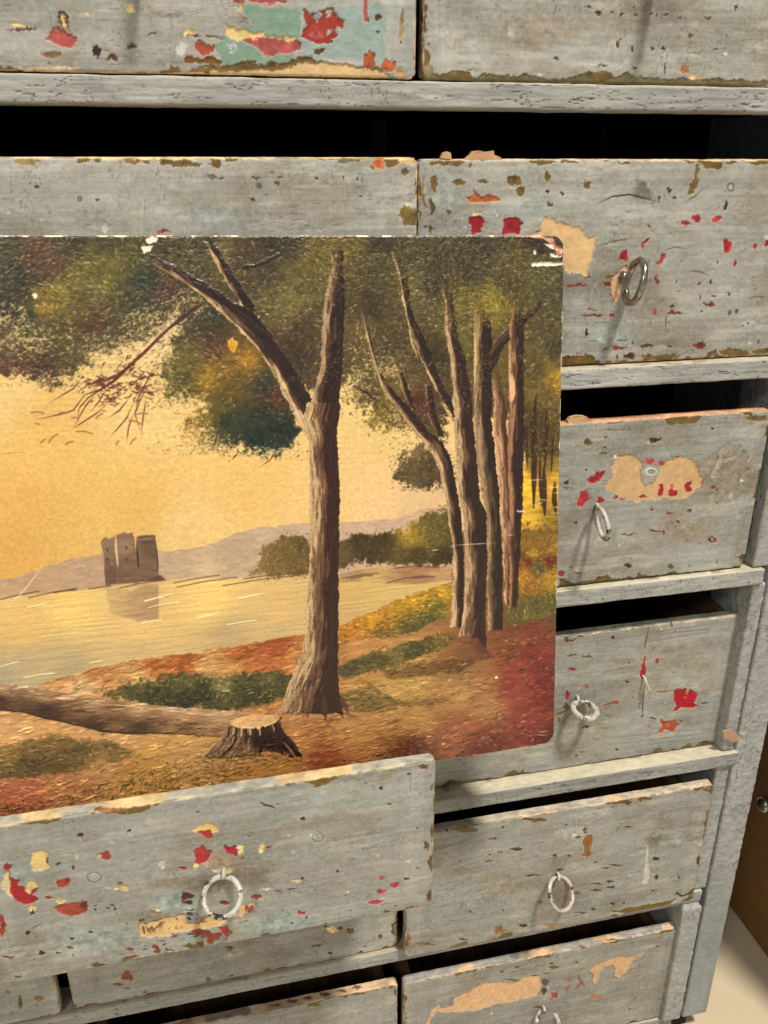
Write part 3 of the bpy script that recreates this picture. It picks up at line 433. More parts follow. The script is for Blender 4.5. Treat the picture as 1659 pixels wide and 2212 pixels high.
MARKS['E1'] = [('p', 12, [(1360, 1160), (1410, 1150), (1450, 1220), (1450, 1290), (1400, 1270), (1310, 1270), (1330, 1210)], (140, 80, 52)), ('l', 12, [(1240, 1600), (1659, 1500)], .0012, (120, 112, 90))] + \
 [('b', 12, x, y, w, h, c) for x, y, w, h, c in ((1295, 1315, 130, 36, (116, 76, 54)), (1390, 1362, 70, 18, (104, 98, 78)), (1575, 1405, 34, 22, K_), (825, 1543, 50, 22, (112, 106, 86)))] + \
 [('b', 13, 885, 1130, 80, 56, (128, 106, 66)), ('b', 13, 1110, 775, 160, 22, (110, 96, 70))] + \
 [('b', 10, x, y, w, h, c) for x, y, w, h, c in ((430, 985, 60, 36, (220, 192, 140)), (468, 975, 34, 20, B_), (522, 990, 50, 26, (116, 84, 60)), (338, 1070, 60, 14, (110, 80, 56)), (415, 1112, 28, 16, K_), (388, 965, 14, 8, K_), (385, 1050, 14, 12, K_), (345, 1102, 12, 8, K_), (580, 1105, 40, 7, K_), (688, 1020, 26, 26, (104, 70, 54)), (768, 985, 16, 80, (150, 126, 90)), (775, 1050, 20, 60, (170, 140, 96)))]
MARKS['E0'] = [('b', 12, x, y, w, h, c) for x, y, w, h, c in ((215, 1510, 46, 150, (106, 100, 66)), (430, 1475, 120, 56, (134, 112, 72)), (310, 1480, 60, 18, (134, 120, 86)), (88, 1400, 60, 50, (138, 128, 94)), (530, 1620, 40, 160, (186, 150, 110)), (500, 1700, 60, 60, (120, 88, 50)))]
TL = [kp(14, x, y) for x, y in ((490, 1470), (560, 1310), (620, 1255), (660, 1300), (780, 1280), (800, 1190), (870, 1150), (960, 1130), (1030, 1070), (1150, 1025), (1310, 1020), (1400, 1025))] + \
     [kp(18, x, y) for x, y in ((200, 365), (320, 330), (340, 308), (460, 290), (476, 330), (475, 400), (440, 455), (350, 480), (200, 520), (100, 530), (0, 560))] + [kp(14, x, y) for x, y in ((1000, 1330), (720, 1350), (620, 1330), (560, 1400), (520, 1480))]
MARKS['F2'] = [('p', 0, TL, (228, 182, 134)), ('p', 18, [(880, 250), (930, 190), (1000, 175), (1060, 155), (1140, 135), (1230, 140), (1320, 100), (1320, 122), (1240, 150), (1215, 200), (1180, 250), (1110, 320), (1075, 300), (1090, 240), (1070, 200), (1010, 220), (960, 260), (950, 320), (925, 375), (900, 340), (905, 290)], (220, 176, 130)),
  ('s', 18, 700, 180, 700, 100, (150, 146, 126), .5), ('s', 18, 560, 460, 120, 80, (180, 160, 140), .6), ('l', 18, [(780, 310), (808, 345), (838, 388)], .0011, (158, 84, 78)), ('l', 18, [(756, 405), (790, 372), (822, 335)], .0012, (158, 84, 78)), ('l', 18, [(785, 280), (795, 320)], .0008, (150, 80, 74)),
  ('l', 18, [(662, 420), (680, 392), (690, 412), (706, 380), (720, 392)], .0009, (160, 96, 88)), ('l', 18, [(690, 330), (705, 312), (722, 330)], .0008, (160, 96, 88)), ('l', 18, [(556, 430), (590, 455), (618, 410)], .0012, (160, 80, 78)), ('l', 18, [(550, 490), (590, 455), (612, 470)], .0013, (160, 80, 78))] + \
 [('b', 18, x, y, w, h, c) for x, y, w, h, c in ((512, 348, 58, 68, (84, 68, 72)), (500, 420, 54, 66, (82, 72, 88)), (500, 398, 30, 18, (150, 110, 130)), (530, 395, 22, 16, W_), (590, 452, 50, 50, (164, 84, 80)), (930, 465, 110, 46, (164, 110, 80)), (285, 228, 50, 26, L_), (155, 262, 40, 22, L_), (560, 195, 40, 26, L_), (590, 228, 90, 28, L_),
  (765, 185, 34, 16, L_), (520, 275, 60, 18, (116, 106, 76)), (825, 66, 64, 32, (120, 100, 56)), (1425, 58, 30, 12, K_), (1278, 210, 8, 20, K_), (1200, 570, 26, 26, (116, 100, 78)), (430, 295, 90, 10, (96, 84, 56)), (240, 330, 150, 14, (108, 92, 62)), (670, 515, 60, 10, (130, 112, 90)), (670, 620, 60, 26, (150, 118, 90)), (80, 595, 12, 14, W_), (460, 555, 120, 20, (116, 84, 56)), (1100, 5, 160, 14, (120, 88, 50)))]
MARKS['F1'] = [('b', 10, 120+i*90, 1400-i*19, 60, 16, (120, 98, 76)) for i in range(6)]

def apply_marks(cv, key):
    for k in MARKS.get(key, []):
        t = k[0]
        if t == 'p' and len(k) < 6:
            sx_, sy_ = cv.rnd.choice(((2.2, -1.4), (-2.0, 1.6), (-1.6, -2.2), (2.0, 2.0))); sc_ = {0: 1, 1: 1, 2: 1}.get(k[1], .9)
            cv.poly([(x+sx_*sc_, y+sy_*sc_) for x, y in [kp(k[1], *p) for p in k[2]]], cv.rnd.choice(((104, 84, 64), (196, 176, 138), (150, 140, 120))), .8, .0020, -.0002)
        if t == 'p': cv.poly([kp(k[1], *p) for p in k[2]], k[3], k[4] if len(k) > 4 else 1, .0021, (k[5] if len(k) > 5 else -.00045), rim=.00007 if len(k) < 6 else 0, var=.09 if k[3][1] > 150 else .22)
        elif t == 'b': cv.blob(k[1], *k[2:7], alpha=(k[8] if len(k) > 8 else 1), dh=(k[7] if len(k) > 7 and k[7] != .1 else -.00025))
        elif t == 's': cv.blob(k[1], *k[2:6], k[6], alpha=k[7], dh=0, soft=.0045, jag=.007, rim=0, n=10)
        elif t == 'l': cv.line([kp(k[1], *p) for p in k[2]], k[3], k[4], .9, -.0001)
        elif t == 'o':
            P = [kp(k[1], k[2]+k[4]*math.cos(a)*.8, k[3]+k[4]*math.sin(a)) for a in [i*math.pi/8 for i in range(17)]]; cv.line(P, .00035, k[5], .85, taper=False, jag=.0001)
        elif t in ('n', 'n2'):                        # nail head under the paint
            r = k[4]; e = .7
            C = lambda q: [kp(k[1], k[2]+q*r*math.cos(a), k[3]+q*r*e*math.sin(a)) for a in [i*math.pi/8 for i in range(16)]]
            if t == 'n': cv.poly(C(1.7), (178, 174, 158), .9, .0006, 0); cv.poly(C(1.05), (214, 210, 196), 1, .0001, .0004); cv.poly(C(.72), (158, 158, 144), 1, .0001, -.0001)
            else: cv.poly(C(1.5), (176, 178, 166), .6, .0006, 0, soft=.002); cv.poly(C(1.05), (90, 84, 72), .7, .0001, -.0004); cv.poly(C(.92), (168, 166, 152), 1, .0001, .0004)

# ------------------------------------------------------------------ the chest
chest = bpy.data.objects.new('chest_of_drawers', None); sc.collection.objects.link(chest)
chest.location = (-2.8*S, 0.9*S, -5.1*S)
tag(chest, 'large chest of many drawers in chipped grey-green paint with small ring pulls', 'chest of drawers')
def child(o):
    o.parent = chest; o.location = -Vector(chest.location) if o.type == 'MESH' else o.location; return o
ZR = [0.0, -0.9989, -1.9826, -3.0323, -3.9758, -4.965]; TR = 0.0812

def board(name, x0, x1, z0, z1, yf, T, res, seed, fn, mat, key=None, r=.0016, gain=1.0):
    def to_local(x, y):
        p = on_plane(x, y, (0, 1, 0), yf); return ((p[0]-x0)*S, (p[2]-z0)*S)
    cv = Canvas((x1-x0)*S, (z1-z0)*S, T*S, res, seed, to_local)
    fn(cv)
    if key: apply_marks(cv, key)
    V, back = wrap_board(cv, x0*S, z0*S, yf*S, r)
    return link(name, grid_mesh(name, V, cv.c, back), mat)

def drawer(key, x0, x1, z0, z1, yf, seed, res=.00045, tone=0, blue=.5, warm=.5, depth=1.75, wear=(1, 1, 1, 1), T=.048, nsp=14, label=None, topmix=.55, topcol=None, tan=(216, 180, 140), side=.78):
    def fn(cv):
        base_paint(cv, tone, blue, warm)
        worn_edges(cv, *wear, topmix=topmix, topcol=topcol, tan=tan); specks(cv, nsp)
    d = child(board('drawer', x0, x1, z0, z1, yf, T, res, seed, fn, M_PAINT, key))
    if label: d['label'] = label
    yb = yf+depth; t = .055; ys = yf+T-.004; zs = z0+(z1-z0)*side
    for nm, b in (('side_panel', (x0+.03, x0+.03+t, ys, yb, z0+.03, zs)), ('side_panel', (x1-.03-t, x1-.03, ys, yb, z0+.03, zs)),
                  ('back_panel', (x0+.03+t, x1-.03-t, yb-t, yb, z0+.05, zs-.02)), ('bottom_panel', (x0+.03+t, x1-.03-t, ys, yb-t, z0+.04, z0+.07))):
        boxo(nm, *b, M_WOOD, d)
    return d

rows = {'A': (0.0+.004, .80), 'B': (ZR[1]+.004, -.238), 'C': (ZR[2]+.004, -1.226), 'D': (ZR[3]+.004, -2.272), 'E': (ZR[4]+.004, -3.172), 'F': (ZR[5]+.01, -4.228)}
CREAM = (226, 188, 132)
D = {}  # negative tone in rows D to F puts the light's fall-off into the colour
D['A1'] = drawer('A1', -3.55, -1.905, *rows['A'], .0, 11, tone=.0, blue=.7, label='drawer front with green patch, red and yellow chips and a bare wooden lower edge')
D['A2'] = drawer('A2', -1.875, -.26, *rows['A'], .035, 12, tone=.0, blue=.3, warm=.7, label='pale grey-beige drawer front with an olive worn lower edge')
D['B1'] = drawer('B1', -3.55, -1.893, ZR[1]+.004, -.233, .0, 13, tone=.02, blue=.25, warm=.7, topmix=.42, tan=CREAM, label='drawer front partly behind the painting, with cream wood bared along its top')
D['B2'] = drawer('B2', -1.882, -.20, *rows['B'], .045, 14, blue=.6, topmix=.45, label='drawer front with red specks, a bare tan patch and a steel ring')
D['C2'] = drawer('C2', -1.87, -.300, *rows['C'], .025, 15, blue=.2, warm=.9, topmix=.3, tan=(216, 160, 118), label='drawer front with a bare tan patch around a nail head, ringed by red chips')
D['D2'] = drawer('D2', -1.85, -.198, ZR[3]+.004, -2.262, .070, 16, tone=-.02, blue=.3, warm=.7, topmix=.75, topcol=(182, 176, 156), label='drawer front with one square red chip and a small hanging nail', side=.96)
D['D1'] = drawer('D1', -3.60, -1.945, ZR[3]+.004, -2.300, -.590, 17, tone=-.03, blue=.6, warm=.3, res=.0004, topmix=.5, topcol=(172, 166, 148), tan=(204, 176, 126), label='drawer pulled far out under the painting, its front chipped red, cream and tan', side=.80)
D['E2'] = drawer('E2', -1.915, -.296, *rows['E'], -.056, 18, tone=-.04, blue=.4, warm=.5, topmix=.6, topcol=(190, 176, 150), label='drawer front with a white paint stroke and a brown chip above its ring')
D['E1'] = drawer('E1', -3.52, -1.935, *rows['E'], .018, 19, blue=.2, warm=.5, tone=-.03, nsp=30, label='drawer front in the shade under the pulled-out drawer')
D['E0'] = drawer('E0', -5.15, -3.575, *rows['E'], .010, 20, res=.0006, blue=.3, nsp=20, label='drawer front cut off at the lower left corner')
D['F2'] = drawer('F2', -1.905, -.300, ZR[5]+.01, -4.228, .0, 21, tone=-.05, blue=.2, warm=.8, topmix=.6, topcol=(170, 160, 150), label='lowest drawer front with two long peach-coloured bare patches')
D['F1'] = drawer('F1', -3.52, -1.935, ZR[5]+.01, -4.235, .01, 22, res=.0006, blue=.2, nsp=20, topmix=.45, topcol=(150, 130, 112), label='lowest drawer front left of the peach-patched one')
D['C1'] = drawer(None, -3.55, -1.89, *rows['C'], .03, 23, res=.0012, nsp=0)
for i, (k, y) in enumerate((('A', .02), ('B', .03), ('C', .05), ('D', .03), ('F', .02))):
    drawer(None, -5.15, -3.59, *rows[k], y, 24+i, res=.0012, nsp=0)

def rail_fn(seed, dark=0, topc=(222, 206, 170), toph=1.):
    def fn(cv):
        A, B = cv.A, cv.B
        n1 = fbm(A, B, .04, .02, seed+1, 4, .6); n2 = fbm(A, B, .014, .0028, seed+2, 4, .6); n3 = fbm(A, B, .03, .0012, seed+3, 3)
        c = rgb((166, 163, 154))*np.ones_like(cv.c)
        cv.c = c*(1+.26*(n1-.5)+.18*(n2-.5)+.16*(n3-.5)+dark)[..., None]
        g = fbm(A, B, .03, .01, seed+5, 3)
        r = np.abs(fbm(A, B, .030, .0030, seed+4, 4, .6)-.5); m = sm(-r, -.020, -.003)*sm(g, .44, .58)
        cv.c *= (1-.50*m)[..., None]; cv.h = ((n2-.5)*.0007+(n3-.5)*.0003-m*.0003).astype(np.float32)
        r = np.abs(fbm(A+B*.4, B, .0022, .009, seed+6, 3)-.5); m2 = sm(-r, -.022, -.004)*sm(1-g, .50, .62)
        cv.c *= (1-.34*m2)[..., None]; cv.h -= m2*.00025
        # the top face: thick cream paint, worn to wood in places
        w = fbm(A, B, .01, .006, seed+8, 4, .6); e = B-cv.H; m = sm(e, -.0012+.0012*w, .0002)
        cv.c = cv.c*(1-m[..., None])+(rgb(topc)*(.86+.26*w)[..., None])*m[..., None]
        k = sm(fbm(A, B, .025, .02, seed+9, 4, .6), .67, .73)*m*.7; cv.c = cv.c*(1-k[..., None])+rgb((160, 124, 92))*k[..., None]
        e = B; m = sm(.0012*w-np.abs(e), 0, .0003)*.5; cv.c = cv.c*(1-m[..., None])+rgb((150, 138, 118))*m[..., None]
    return fn
XR = [(-5.42, -.13), (-5.42, -.13), (-5.42, -.205), (-5.42, -.150), (-5.42, -.20), (-5.42, -.24)]
for i, z in enumerate(ZR):
    x0, x1 = XR[i]; yy = (0, 0, -.005, -.010, -.0, -.004)[i]
    child(board('rail', x0, x1, z-TR, z, yy, .16, .0005 if i < 5 else .0008, 60+i*7, rail_fn(60+i*7, (.02, .04, .04, -.06, .0, 0)[i], topc=(206, 194, 164) if i in (2, 3) else (196, 182, 154)), M_RAIL, r=.0011))
child(board('rail', -5.42, -.13, .84, .92, 0, .16, .001, 120, rail_fn(120), M_RAIL))
def stile_fn(seed, rough=1., tint=(166, 165, 158), zb=-5.02):
    def fn(cv):
        A, B = cv.A, cv.B
        n1 = fbm(A, B, .03, .07, seed+1, 4, .6); n2 = fbm(A, B, .0045, .0045, seed+2, 4, .65); n4 = fbm(A, B, .03, .05, seed+7, 3)
        z = 1-sm(B/S+zb, -4.3, -3.7)                                       # the lower part is smoother and bluer
        rg = rough*(1-.65*z)
        c = rgb(tint)*np.ones_like(cv.c); c = c*(1-.8*z[..., None])+rgb((156, 161, 153))*.8*z[..., None]
        cv.c = c*(1+.22*(n1-.5)+.24*rg*(n2-.5))[..., None]
        g = fbm(A, B, .02, .03, seed+5, 3); r = np.abs(fbm(A, B, .004, .009, seed+4, 4, .6)-.5)
        m = sm(-r, -.02, -.003)*sm(g, .45, .6)*rg; cv.c *= (1-.45*m)[..., None]
        cv.h = ((n2-.5)*.0011*rg-m*.0003).astype(np.float32)
        w = fbm(A, B, .006, .012, seed+8, 4, .6)
        for e in (A, cv.W-A):
            m = sm(.0010*w-np.abs(e), 0, .0003)*.6; cv.c = cv.c*(1-m[..., None])+rgb((170, 142, 108))*m[..., None]
    return fn
child(board('stile', -.165, .0, -5.02, .95, .004, 1.0, .0006, 200, stile_fn(200), M_RAIL, r=.002))
child(board('stile', -5.55, -5.40, -5.02, .95, .004, 1.0, .0012, 210, stile_fn(210), M_RAIL, r=.002))
# inner battens of the stile, one per row
for i, (xl, xr, yb) in enumerate(((-.25, -.172, .01), (-.25, -.172, .01), (-.262, -.172, .012), (-.240, -.172, .010), (-.252, -.172, .012), (-.325, -.205, -.03))):
    zt = ZR[i-1]-TR-.003 if i > 0 else .83
    child(board('batten', xl, xr, ZR[i]+.003, zt, yb, .30, .0006, 220+i*3, stile_fn(220+i*3, 1.0, zb=(ZR[i] if i < 5 else -3.6)), M_RAIL, r=.0016))
# carcass behind the fronts
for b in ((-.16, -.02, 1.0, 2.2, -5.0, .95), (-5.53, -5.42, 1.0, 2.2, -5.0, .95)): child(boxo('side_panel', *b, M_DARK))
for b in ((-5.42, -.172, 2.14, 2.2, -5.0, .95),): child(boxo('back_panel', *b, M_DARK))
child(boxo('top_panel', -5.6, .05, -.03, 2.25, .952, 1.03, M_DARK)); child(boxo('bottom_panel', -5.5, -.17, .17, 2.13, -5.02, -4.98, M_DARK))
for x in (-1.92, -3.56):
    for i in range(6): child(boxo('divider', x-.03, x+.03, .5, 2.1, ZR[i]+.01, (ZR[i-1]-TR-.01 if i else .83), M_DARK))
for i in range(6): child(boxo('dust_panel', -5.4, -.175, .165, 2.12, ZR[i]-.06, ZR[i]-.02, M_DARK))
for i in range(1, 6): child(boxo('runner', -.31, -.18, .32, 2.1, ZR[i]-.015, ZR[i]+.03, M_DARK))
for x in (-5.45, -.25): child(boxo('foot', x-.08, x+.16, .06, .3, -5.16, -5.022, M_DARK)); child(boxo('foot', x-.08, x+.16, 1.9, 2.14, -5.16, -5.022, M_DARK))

# ring pulls
def ring3(d, staple, c, a, b, R, wire, mat, seed, worn=.44):
    rn = random.Random(seed); k0 = rn.uniform(0, 6)
    path = [c+(a*math.cos(t)+b*math.sin(t))*R*(1+.02*math.sin(2*t+k0)) for t in [2*math.pi*i/64 for i in range(64)]]
    o = link('ring_pull', tube_mesh('ring_pull', path, wire, True, 20, .02, seed), mat, d)
    x, yf, z = staple; er = .017
    pts = [(x, yf+.07, z), (x, yf+.01, z)] + [(x+.003*math.sin(t), yf+.006-er+er*math.cos(t), z+er*math.sin(t)) for t in [i*2*math.pi/14 for i in range(14)]]
    link('screw_eye', tube_mesh('screw_eye', [Vector(p)*S for p in pts], .0075*S, False, 12), mat, d)
    return o
def ring_seen(d, cx, cy, sx, sy, yf, off, major, ratio, deg, wire, sign=1, mat=None, seed=1):
    """a ring measured on the photo: centre, outer length of the long axis, width/length, lean of the long axis"""
    c = on_plane(cx, cy, (0, 1, 0), yf-off); v = nrm(c-CAM); dep = float((c-CAM)@FWD)
    r = nrm(np.cross(v, UPV)); u = np.cross(r, v); t = math.radians(deg)
    a = r*math.sin(t)+u*math.cos(t); p = np.cross(v, a); n = ratio*v+math.sqrt(max(0, 1-ratio*ratio))*p*sign
    b = np.cross(n, a); R = (major-wire)/2*dep/F_PX*S; st = on_plane(sx, sy, (0, 1, 0), yf-.02)
    return ring3(d, (st[0], yf, st[2]), Vector(c)*S, Vector(a), Vector(b), R, wire/2*dep/F_PX*S, mat or M_RING, seed)
def nrm(v): return v/np.linalg.norm(v)
def ring(d, staple, centre, seed=1):
    ring3(d, staple, Vector(centre)*S, Vector((0, .10, .99)).normalized(), Vector((.22, -.97, .1)).normalized(), .074*S, .012*S, M_RING, seed)
ring_seen(D['B2'], 1371.6, 608.5, 1346, 600, .045, .060, 106, .36, 13, 15, 1, M_STEEL, 2)
ring_seen(D['C2'], 1301.2, 1131, 1290, 1100, .025, .095, 78, .30, -14, 10, 1, None, 3)
ring_seen(D['D2'], 1263.4, 1533.7, 1247, 1513, .080, .075, 63, .66, 106, 13, 1, None, 4)
ring_seen(D['E2'], 1212, 1929.3, 1206, 1896, -.056, .055, 78, .70, -5, 9, -1, None, 5)
ring_seen(D['D1'], 479.3, 1937, 482, 1890, -.590, .055, 95, .94, 0, 12.6, 1, None, 6)
ring_seen(D['F2'], 1184, 2219, 1175, 2184, .0, .055, 78, .72, -5, 9, -1, None, 7)
ring(D['A2'], (-1.05, .03, .40), (-1.05, -.04, .375), 8); ring(D['A1'], (-2.74, -.0, .40), (-2.74, -.07, .375), 9)
ring(D['F1'], (-2.74, .01, -4.60), (-2.74, -.05, -4.67), 11); ring(D['C1'], (-2.74, .03, -1.61), (-2.74, -.0, -1.68), 12)

# the small bent nail on the D2 front and the nail on E1
p0 = on_plane(1388, 1458, (0, 1, 0), .075); p1 = on_plane(1403, 1498, (0, 1, 0), .03)
nl = tube_mesh('nail', [Vector((p0[0], .10, p0[2]))*S, Vector((p0[0]+.002, .058, p0[2]-.004))*S, Vector((p0[0]+.008, .045, p0[2]-.03))*S, Vector((p1[0]-.002, .035, p1[2]+.02))*S, Vector((p1[0], .03, p1[2]))*S],
               [.004*S, .006*S, .0075*S, .008*S, .004*S], False, 10)
link('nail', nl, M_NAIL, D['D2'])
p0 = on_plane(495, 2058, (0, 1, 0), .0)
link('nail', tube_mesh('nail', [Vector((p0[0], .03, p0[2]))*S, Vector((p0[0], -.008, p0[2]))*S, Vector((p0[0], -.014, p0[2]))*S], [.012*S, .014*S, .008*S], False, 10), M_NAIL, D['E1'])
# splinters standing on the top edges
def flake(name, pts, yf, th, mat, parent=None):
    import bmesh
    P = [on_plane(x, y, (0, 1, 0), yf) for x, y in pts]; n = len(P); rn = random.Random(len(pts))
    vs = [Vector(p)*S+Vector((0, rn.uniform(-.0003, .0003), 0)) for p in P]+[Vector(p)*S+Vector((0, th*S, 0)) for p in P]
    fs = [tuple(range(n)), tuple(range(2*n-1, n-1, -1))]+[(i, n+i, n+(i+1) % n, (i+1) % n) for i in range(n)]
    me = bpy.data.meshes.new(name); me.from_pydata(vs, [], fs); me.update(); return link(name, me, mat, parent)
M_BARE = plain_mat('bare_splinter', (176, 136, 98), (214, 174, 130), 60, .8, .5)
flake('splinter', [(952, 342), (957, 330), (966, 327), (974, 330), (976, 344)], .05, .02, M_BARE, D['B2'])
flake('splinter', [(1004, 344), (1016, 334), (1020, 327), (1036, 325), (1050, 328), (1067, 325), (1068, 334), (1082, 340), (1084, 348), (1006, 348)], .05, .02, M_BARE, D['B2'])
flake('splinter', [(1226, 909), (1232, 902), (1246, 898), (1262, 899), (1272, 903), (1279, 909), (1270, 915), (1228, 918)], .035, .018, M_BARE, D['C2'])
M_CHIP = plain_mat('tan_paint_chip', (164, 136, 108), (184, 156, 126), 50, .75, .4)
f = flake('paint_chip', [(1562, 1580), (1580, 1576), (1592, 1582), (1600, 1592), (1596, 1600), (1582, 1604), (1572, 1600), (1564, 1594)], -.004, .008, M_CHIP)
tag(f, 'loose tan paint chip lying on the rail beside the drawer with the square red chip', 'paint chip')

# ------------------------------------------------------------------ the oil painting
def nrm(v): return v/np.linalg.norm(v)
_dh = nrm(ray(8060, 507)); _n = np.cross(ray(1220, 508), ray(1197, 1605)); _dv = nrm(np.cross(_dh, _n))
if _dv[2] < 0: _dv = -_dv
PB = on_plane(1197, 1605, (0, 1, 0), -.40)                     # bottom right corner
PN = nrm(np.cross(_dh, _dv)); 
if PN[1] > 0: PN = -PN
_pt = on_plane(1220, 508, PN, PB@PN); PH = float(np.linalg.norm(_pt-PB)); PW = 2.50
P00 = PB-_dh*PW                                                 # lower left corner
def art_local(x, y):
    p = on_plane(x, y, PN, PB@PN)-P00; return (p@_dh*S, p@_dv*S)
cv = Canvas(PW*S, PH*S, .006, .00040, 900, art_local)
A, B = cv.A, cv.B
FW = cv.W
# photo coordinates of every canvas point, for placing colours
_g = [(x, y) for x in (-500, 0, 600, 1220) for y in (507, 900, 1300, 1605)]
_L = np.array([art_local(*p) for p in _g]); 
def fit_h(src, dst):
    M = []
    for (x, y), (u, v) in zip(src, dst):
        M.append([x, y, 1, 0, 0, 0, -u*x, -u*y, -u]); M.append([0, 0, 0, x, y, 1, -v*x, -v*y, -v])
    return np.linalg.svd(np.array(M))[2][-1].reshape(3, 3)
_H = fit_h(_L*10, np.array(_g)/1000.)
_w = _H[2, 0]*A*10+_H[2, 1]*B*10+_H[2, 2]
PX = ((_H[0, 0]*A*10+_H[0, 1]*B*10+_H[0, 2])/_w*1000).astype(np.float32); PY = ((_H[1, 0]*A*10+_H[1, 1]*B*10+_H[1, 2])/_w*1000).astype(np.float32)
MPP = .000216                                                   # metres per photo pixel on the painting
def seedfield(seeds, X, Y, p=3.0, off=None):
    num = 0; den = 0
    for x, y, c in seeds:
        w = 1/(((X-x)**2+(Y-y)**2)+60)**(p/2); num = num+w[..., None]*rgb(c); den = den+w
    return num/den[..., None]
warpx = (fbm(A, B, .006, .006, 901, 4)-.5); warpy = (fbm(A, B, .006, .006, 902, 4)-.5)
RR = random.Random(77)
# --- sky and water ground colours
sky = [(0, 850, (232, 194, 118)), (300, 870, (238, 200, 120)), (100, 950, (232, 184, 96)), (50, 1100, (228, 176, 88)), (300, 1100, (234, 184, 96)), (550, 1050, (236, 190, 106)), (800, 950, (240, 200, 120)), (820, 1080, (242, 200, 130)),
       (0, 1200, (228, 172, 86)), (350, 700, (238, 206, 140)), (700, 1100, (236, 194, 116)), (-400, 900, (228, 184, 100)), (-400, 1200, (220, 170, 90)), (400, 1150, (236, 196, 118)), (900, 1100, (232, 190, 130))]
cv.c = (seedfield(sky, PX, PY)*np.array((.935, .945, .97))).astype(np.float32)
st = fbm(A+B*.15, B, .02, .0012, 905, 3); gr = fbm(A, B, .0012, .0012, 906, 2)
cv.c *= (1+.10*(st-.5)*sm(-PY, -1050, -800)+.10*(gr-.5))[..., None]; cv.h = ((st-.5)*.00012*sm(-PY, -1100, -800)+(gr-.5)*.00010).astype(np.float32)
_msk = lambda pts, jag, soft: None
def region(pts, jag=6, soft=1.5):
    P = cv.loc(pts); r = cv.sdf(P, jag*MPP, soft*MPP*2+.0005)
    return r[0], sm(-r[1], -soft*MPP, soft*MPP)
def fill(pts, seeds, jag=5, soft=1.5, alpha=1.0, tex=.12, sx=.006, sy=.0015, dh=.0):
    sl, m = region(pts, jag, soft); X, Y = PX[sl], PY[sl]
    C = seedfield(seeds, X, Y) if isinstance(seeds, list) else rgb(seeds)*np.ones(X.shape+(3,), np.float32)
    RR.seed(int(len(pts)*7+pts[0][0])); t = fbm(A[sl], B[sl], sx, sy, RR.randint(1, 999), 4, .6)
    C = C*(1+tex*2*(t-.5))[..., None]; m = (m*alpha)[..., None]; cv.c[sl] = cv.c[sl]*(1-m)+C*m
    cv.h[sl] += m[..., 0]*((t-.5)*.00025+dh)
def hx(x, y, a, L): return (x+math.cos(a)*L, y+math.sin(a)*L)
def dab(x, y, ang, L, w, col, alpha=.9, dh=.00010, curve=0.):
    """one brush touch, in photo pixels"""
    c = np.array(art_local(x, y)); 
    d = np.array([math.cos(ang), -math.sin(ang)])*L*MPP/2; nrm_ = np.array([-d[1], d[0]])*curve
    p0, p1, p2 = c-d, c+nrm_, c+d; ww = w*MPP/2; m = ww+.0005
    xs = (p0[0], p1[0], p2[0]); ys = (p0[1], p1[1], p2[1])
    i0 = max(0, int((min(xs)-m+cv.T)/cv.res)); i1 = min(cv.nx, int((max(xs)+m+cv.T)/cv.res)+2); j0 = max(0, int((min(ys)-m+cv.T)/cv.res)); j1 = min(cv.ny, int((max(ys)+m+cv.T)/cv.res)+2)
    if i1 <= i0 or j1 <= j0: return
    X = cv.a[i0:i1][None, :]; Y = cv.b[j0:j1][:, None]
    D2 = None
    for (q0, q1) in ((p0, p1), (p1, p2)):
        dx, dy = q1[0]-q0[0], q1[1]-q0[1]; t = np.clip(((X-q0[0])*dx+(Y-q0[1])*dy)/(dx*dx+dy*dy+1e-14), 0, 1)
        e = (X-q0[0]-t*dx)**2+(Y-q0[1]-t*dy)**2; D2 = e if D2 is None else np.minimum(D2, e)
    mm = np.clip((ww-np.sqrt(D2))/cv.res*.8+.5, 0, 1)*min(1, ww/cv.res*1.6)
    al = (mm*alpha)[..., None]; cv.c[j0:j1, i0:i1] = cv.c[j0:j1, i0:i1]*(1-al)+np.asarray(col, np.float32)*al
    cv.h[j0:j1, i0:i1] = cv.h[j0:j1, i0:i1]*(1-mm*.5)+mm*dh
def inside(pts):
    P = np.array(pts, float); x0, y0 = P.min(0); x1, y1 = P.max(0)
    def t(x, y):
        c = False; n = len(P)
        for i in range(n):
            (ax, ay), (bx, by) = P[i], P[(i+1) % n]
            if (ay > y) != (by > y) and x < (bx-ax)*(y-ay)/(by-ay)+ax: c = not c
        return c
    return t, (x0, y0, x1, y1)
def seedcol(seeds, x, y):
    sx = np.array([s[0] for s in seeds]); sy = np.array([s[1] for s in seeds]); sc_ = np.array([s[2] for s in seeds], float)/255
    w = 1/((sx-x)**2+(sy-y)**2+60)**1.6; return (w[:, None]*sc_).sum(0)/w.sum()
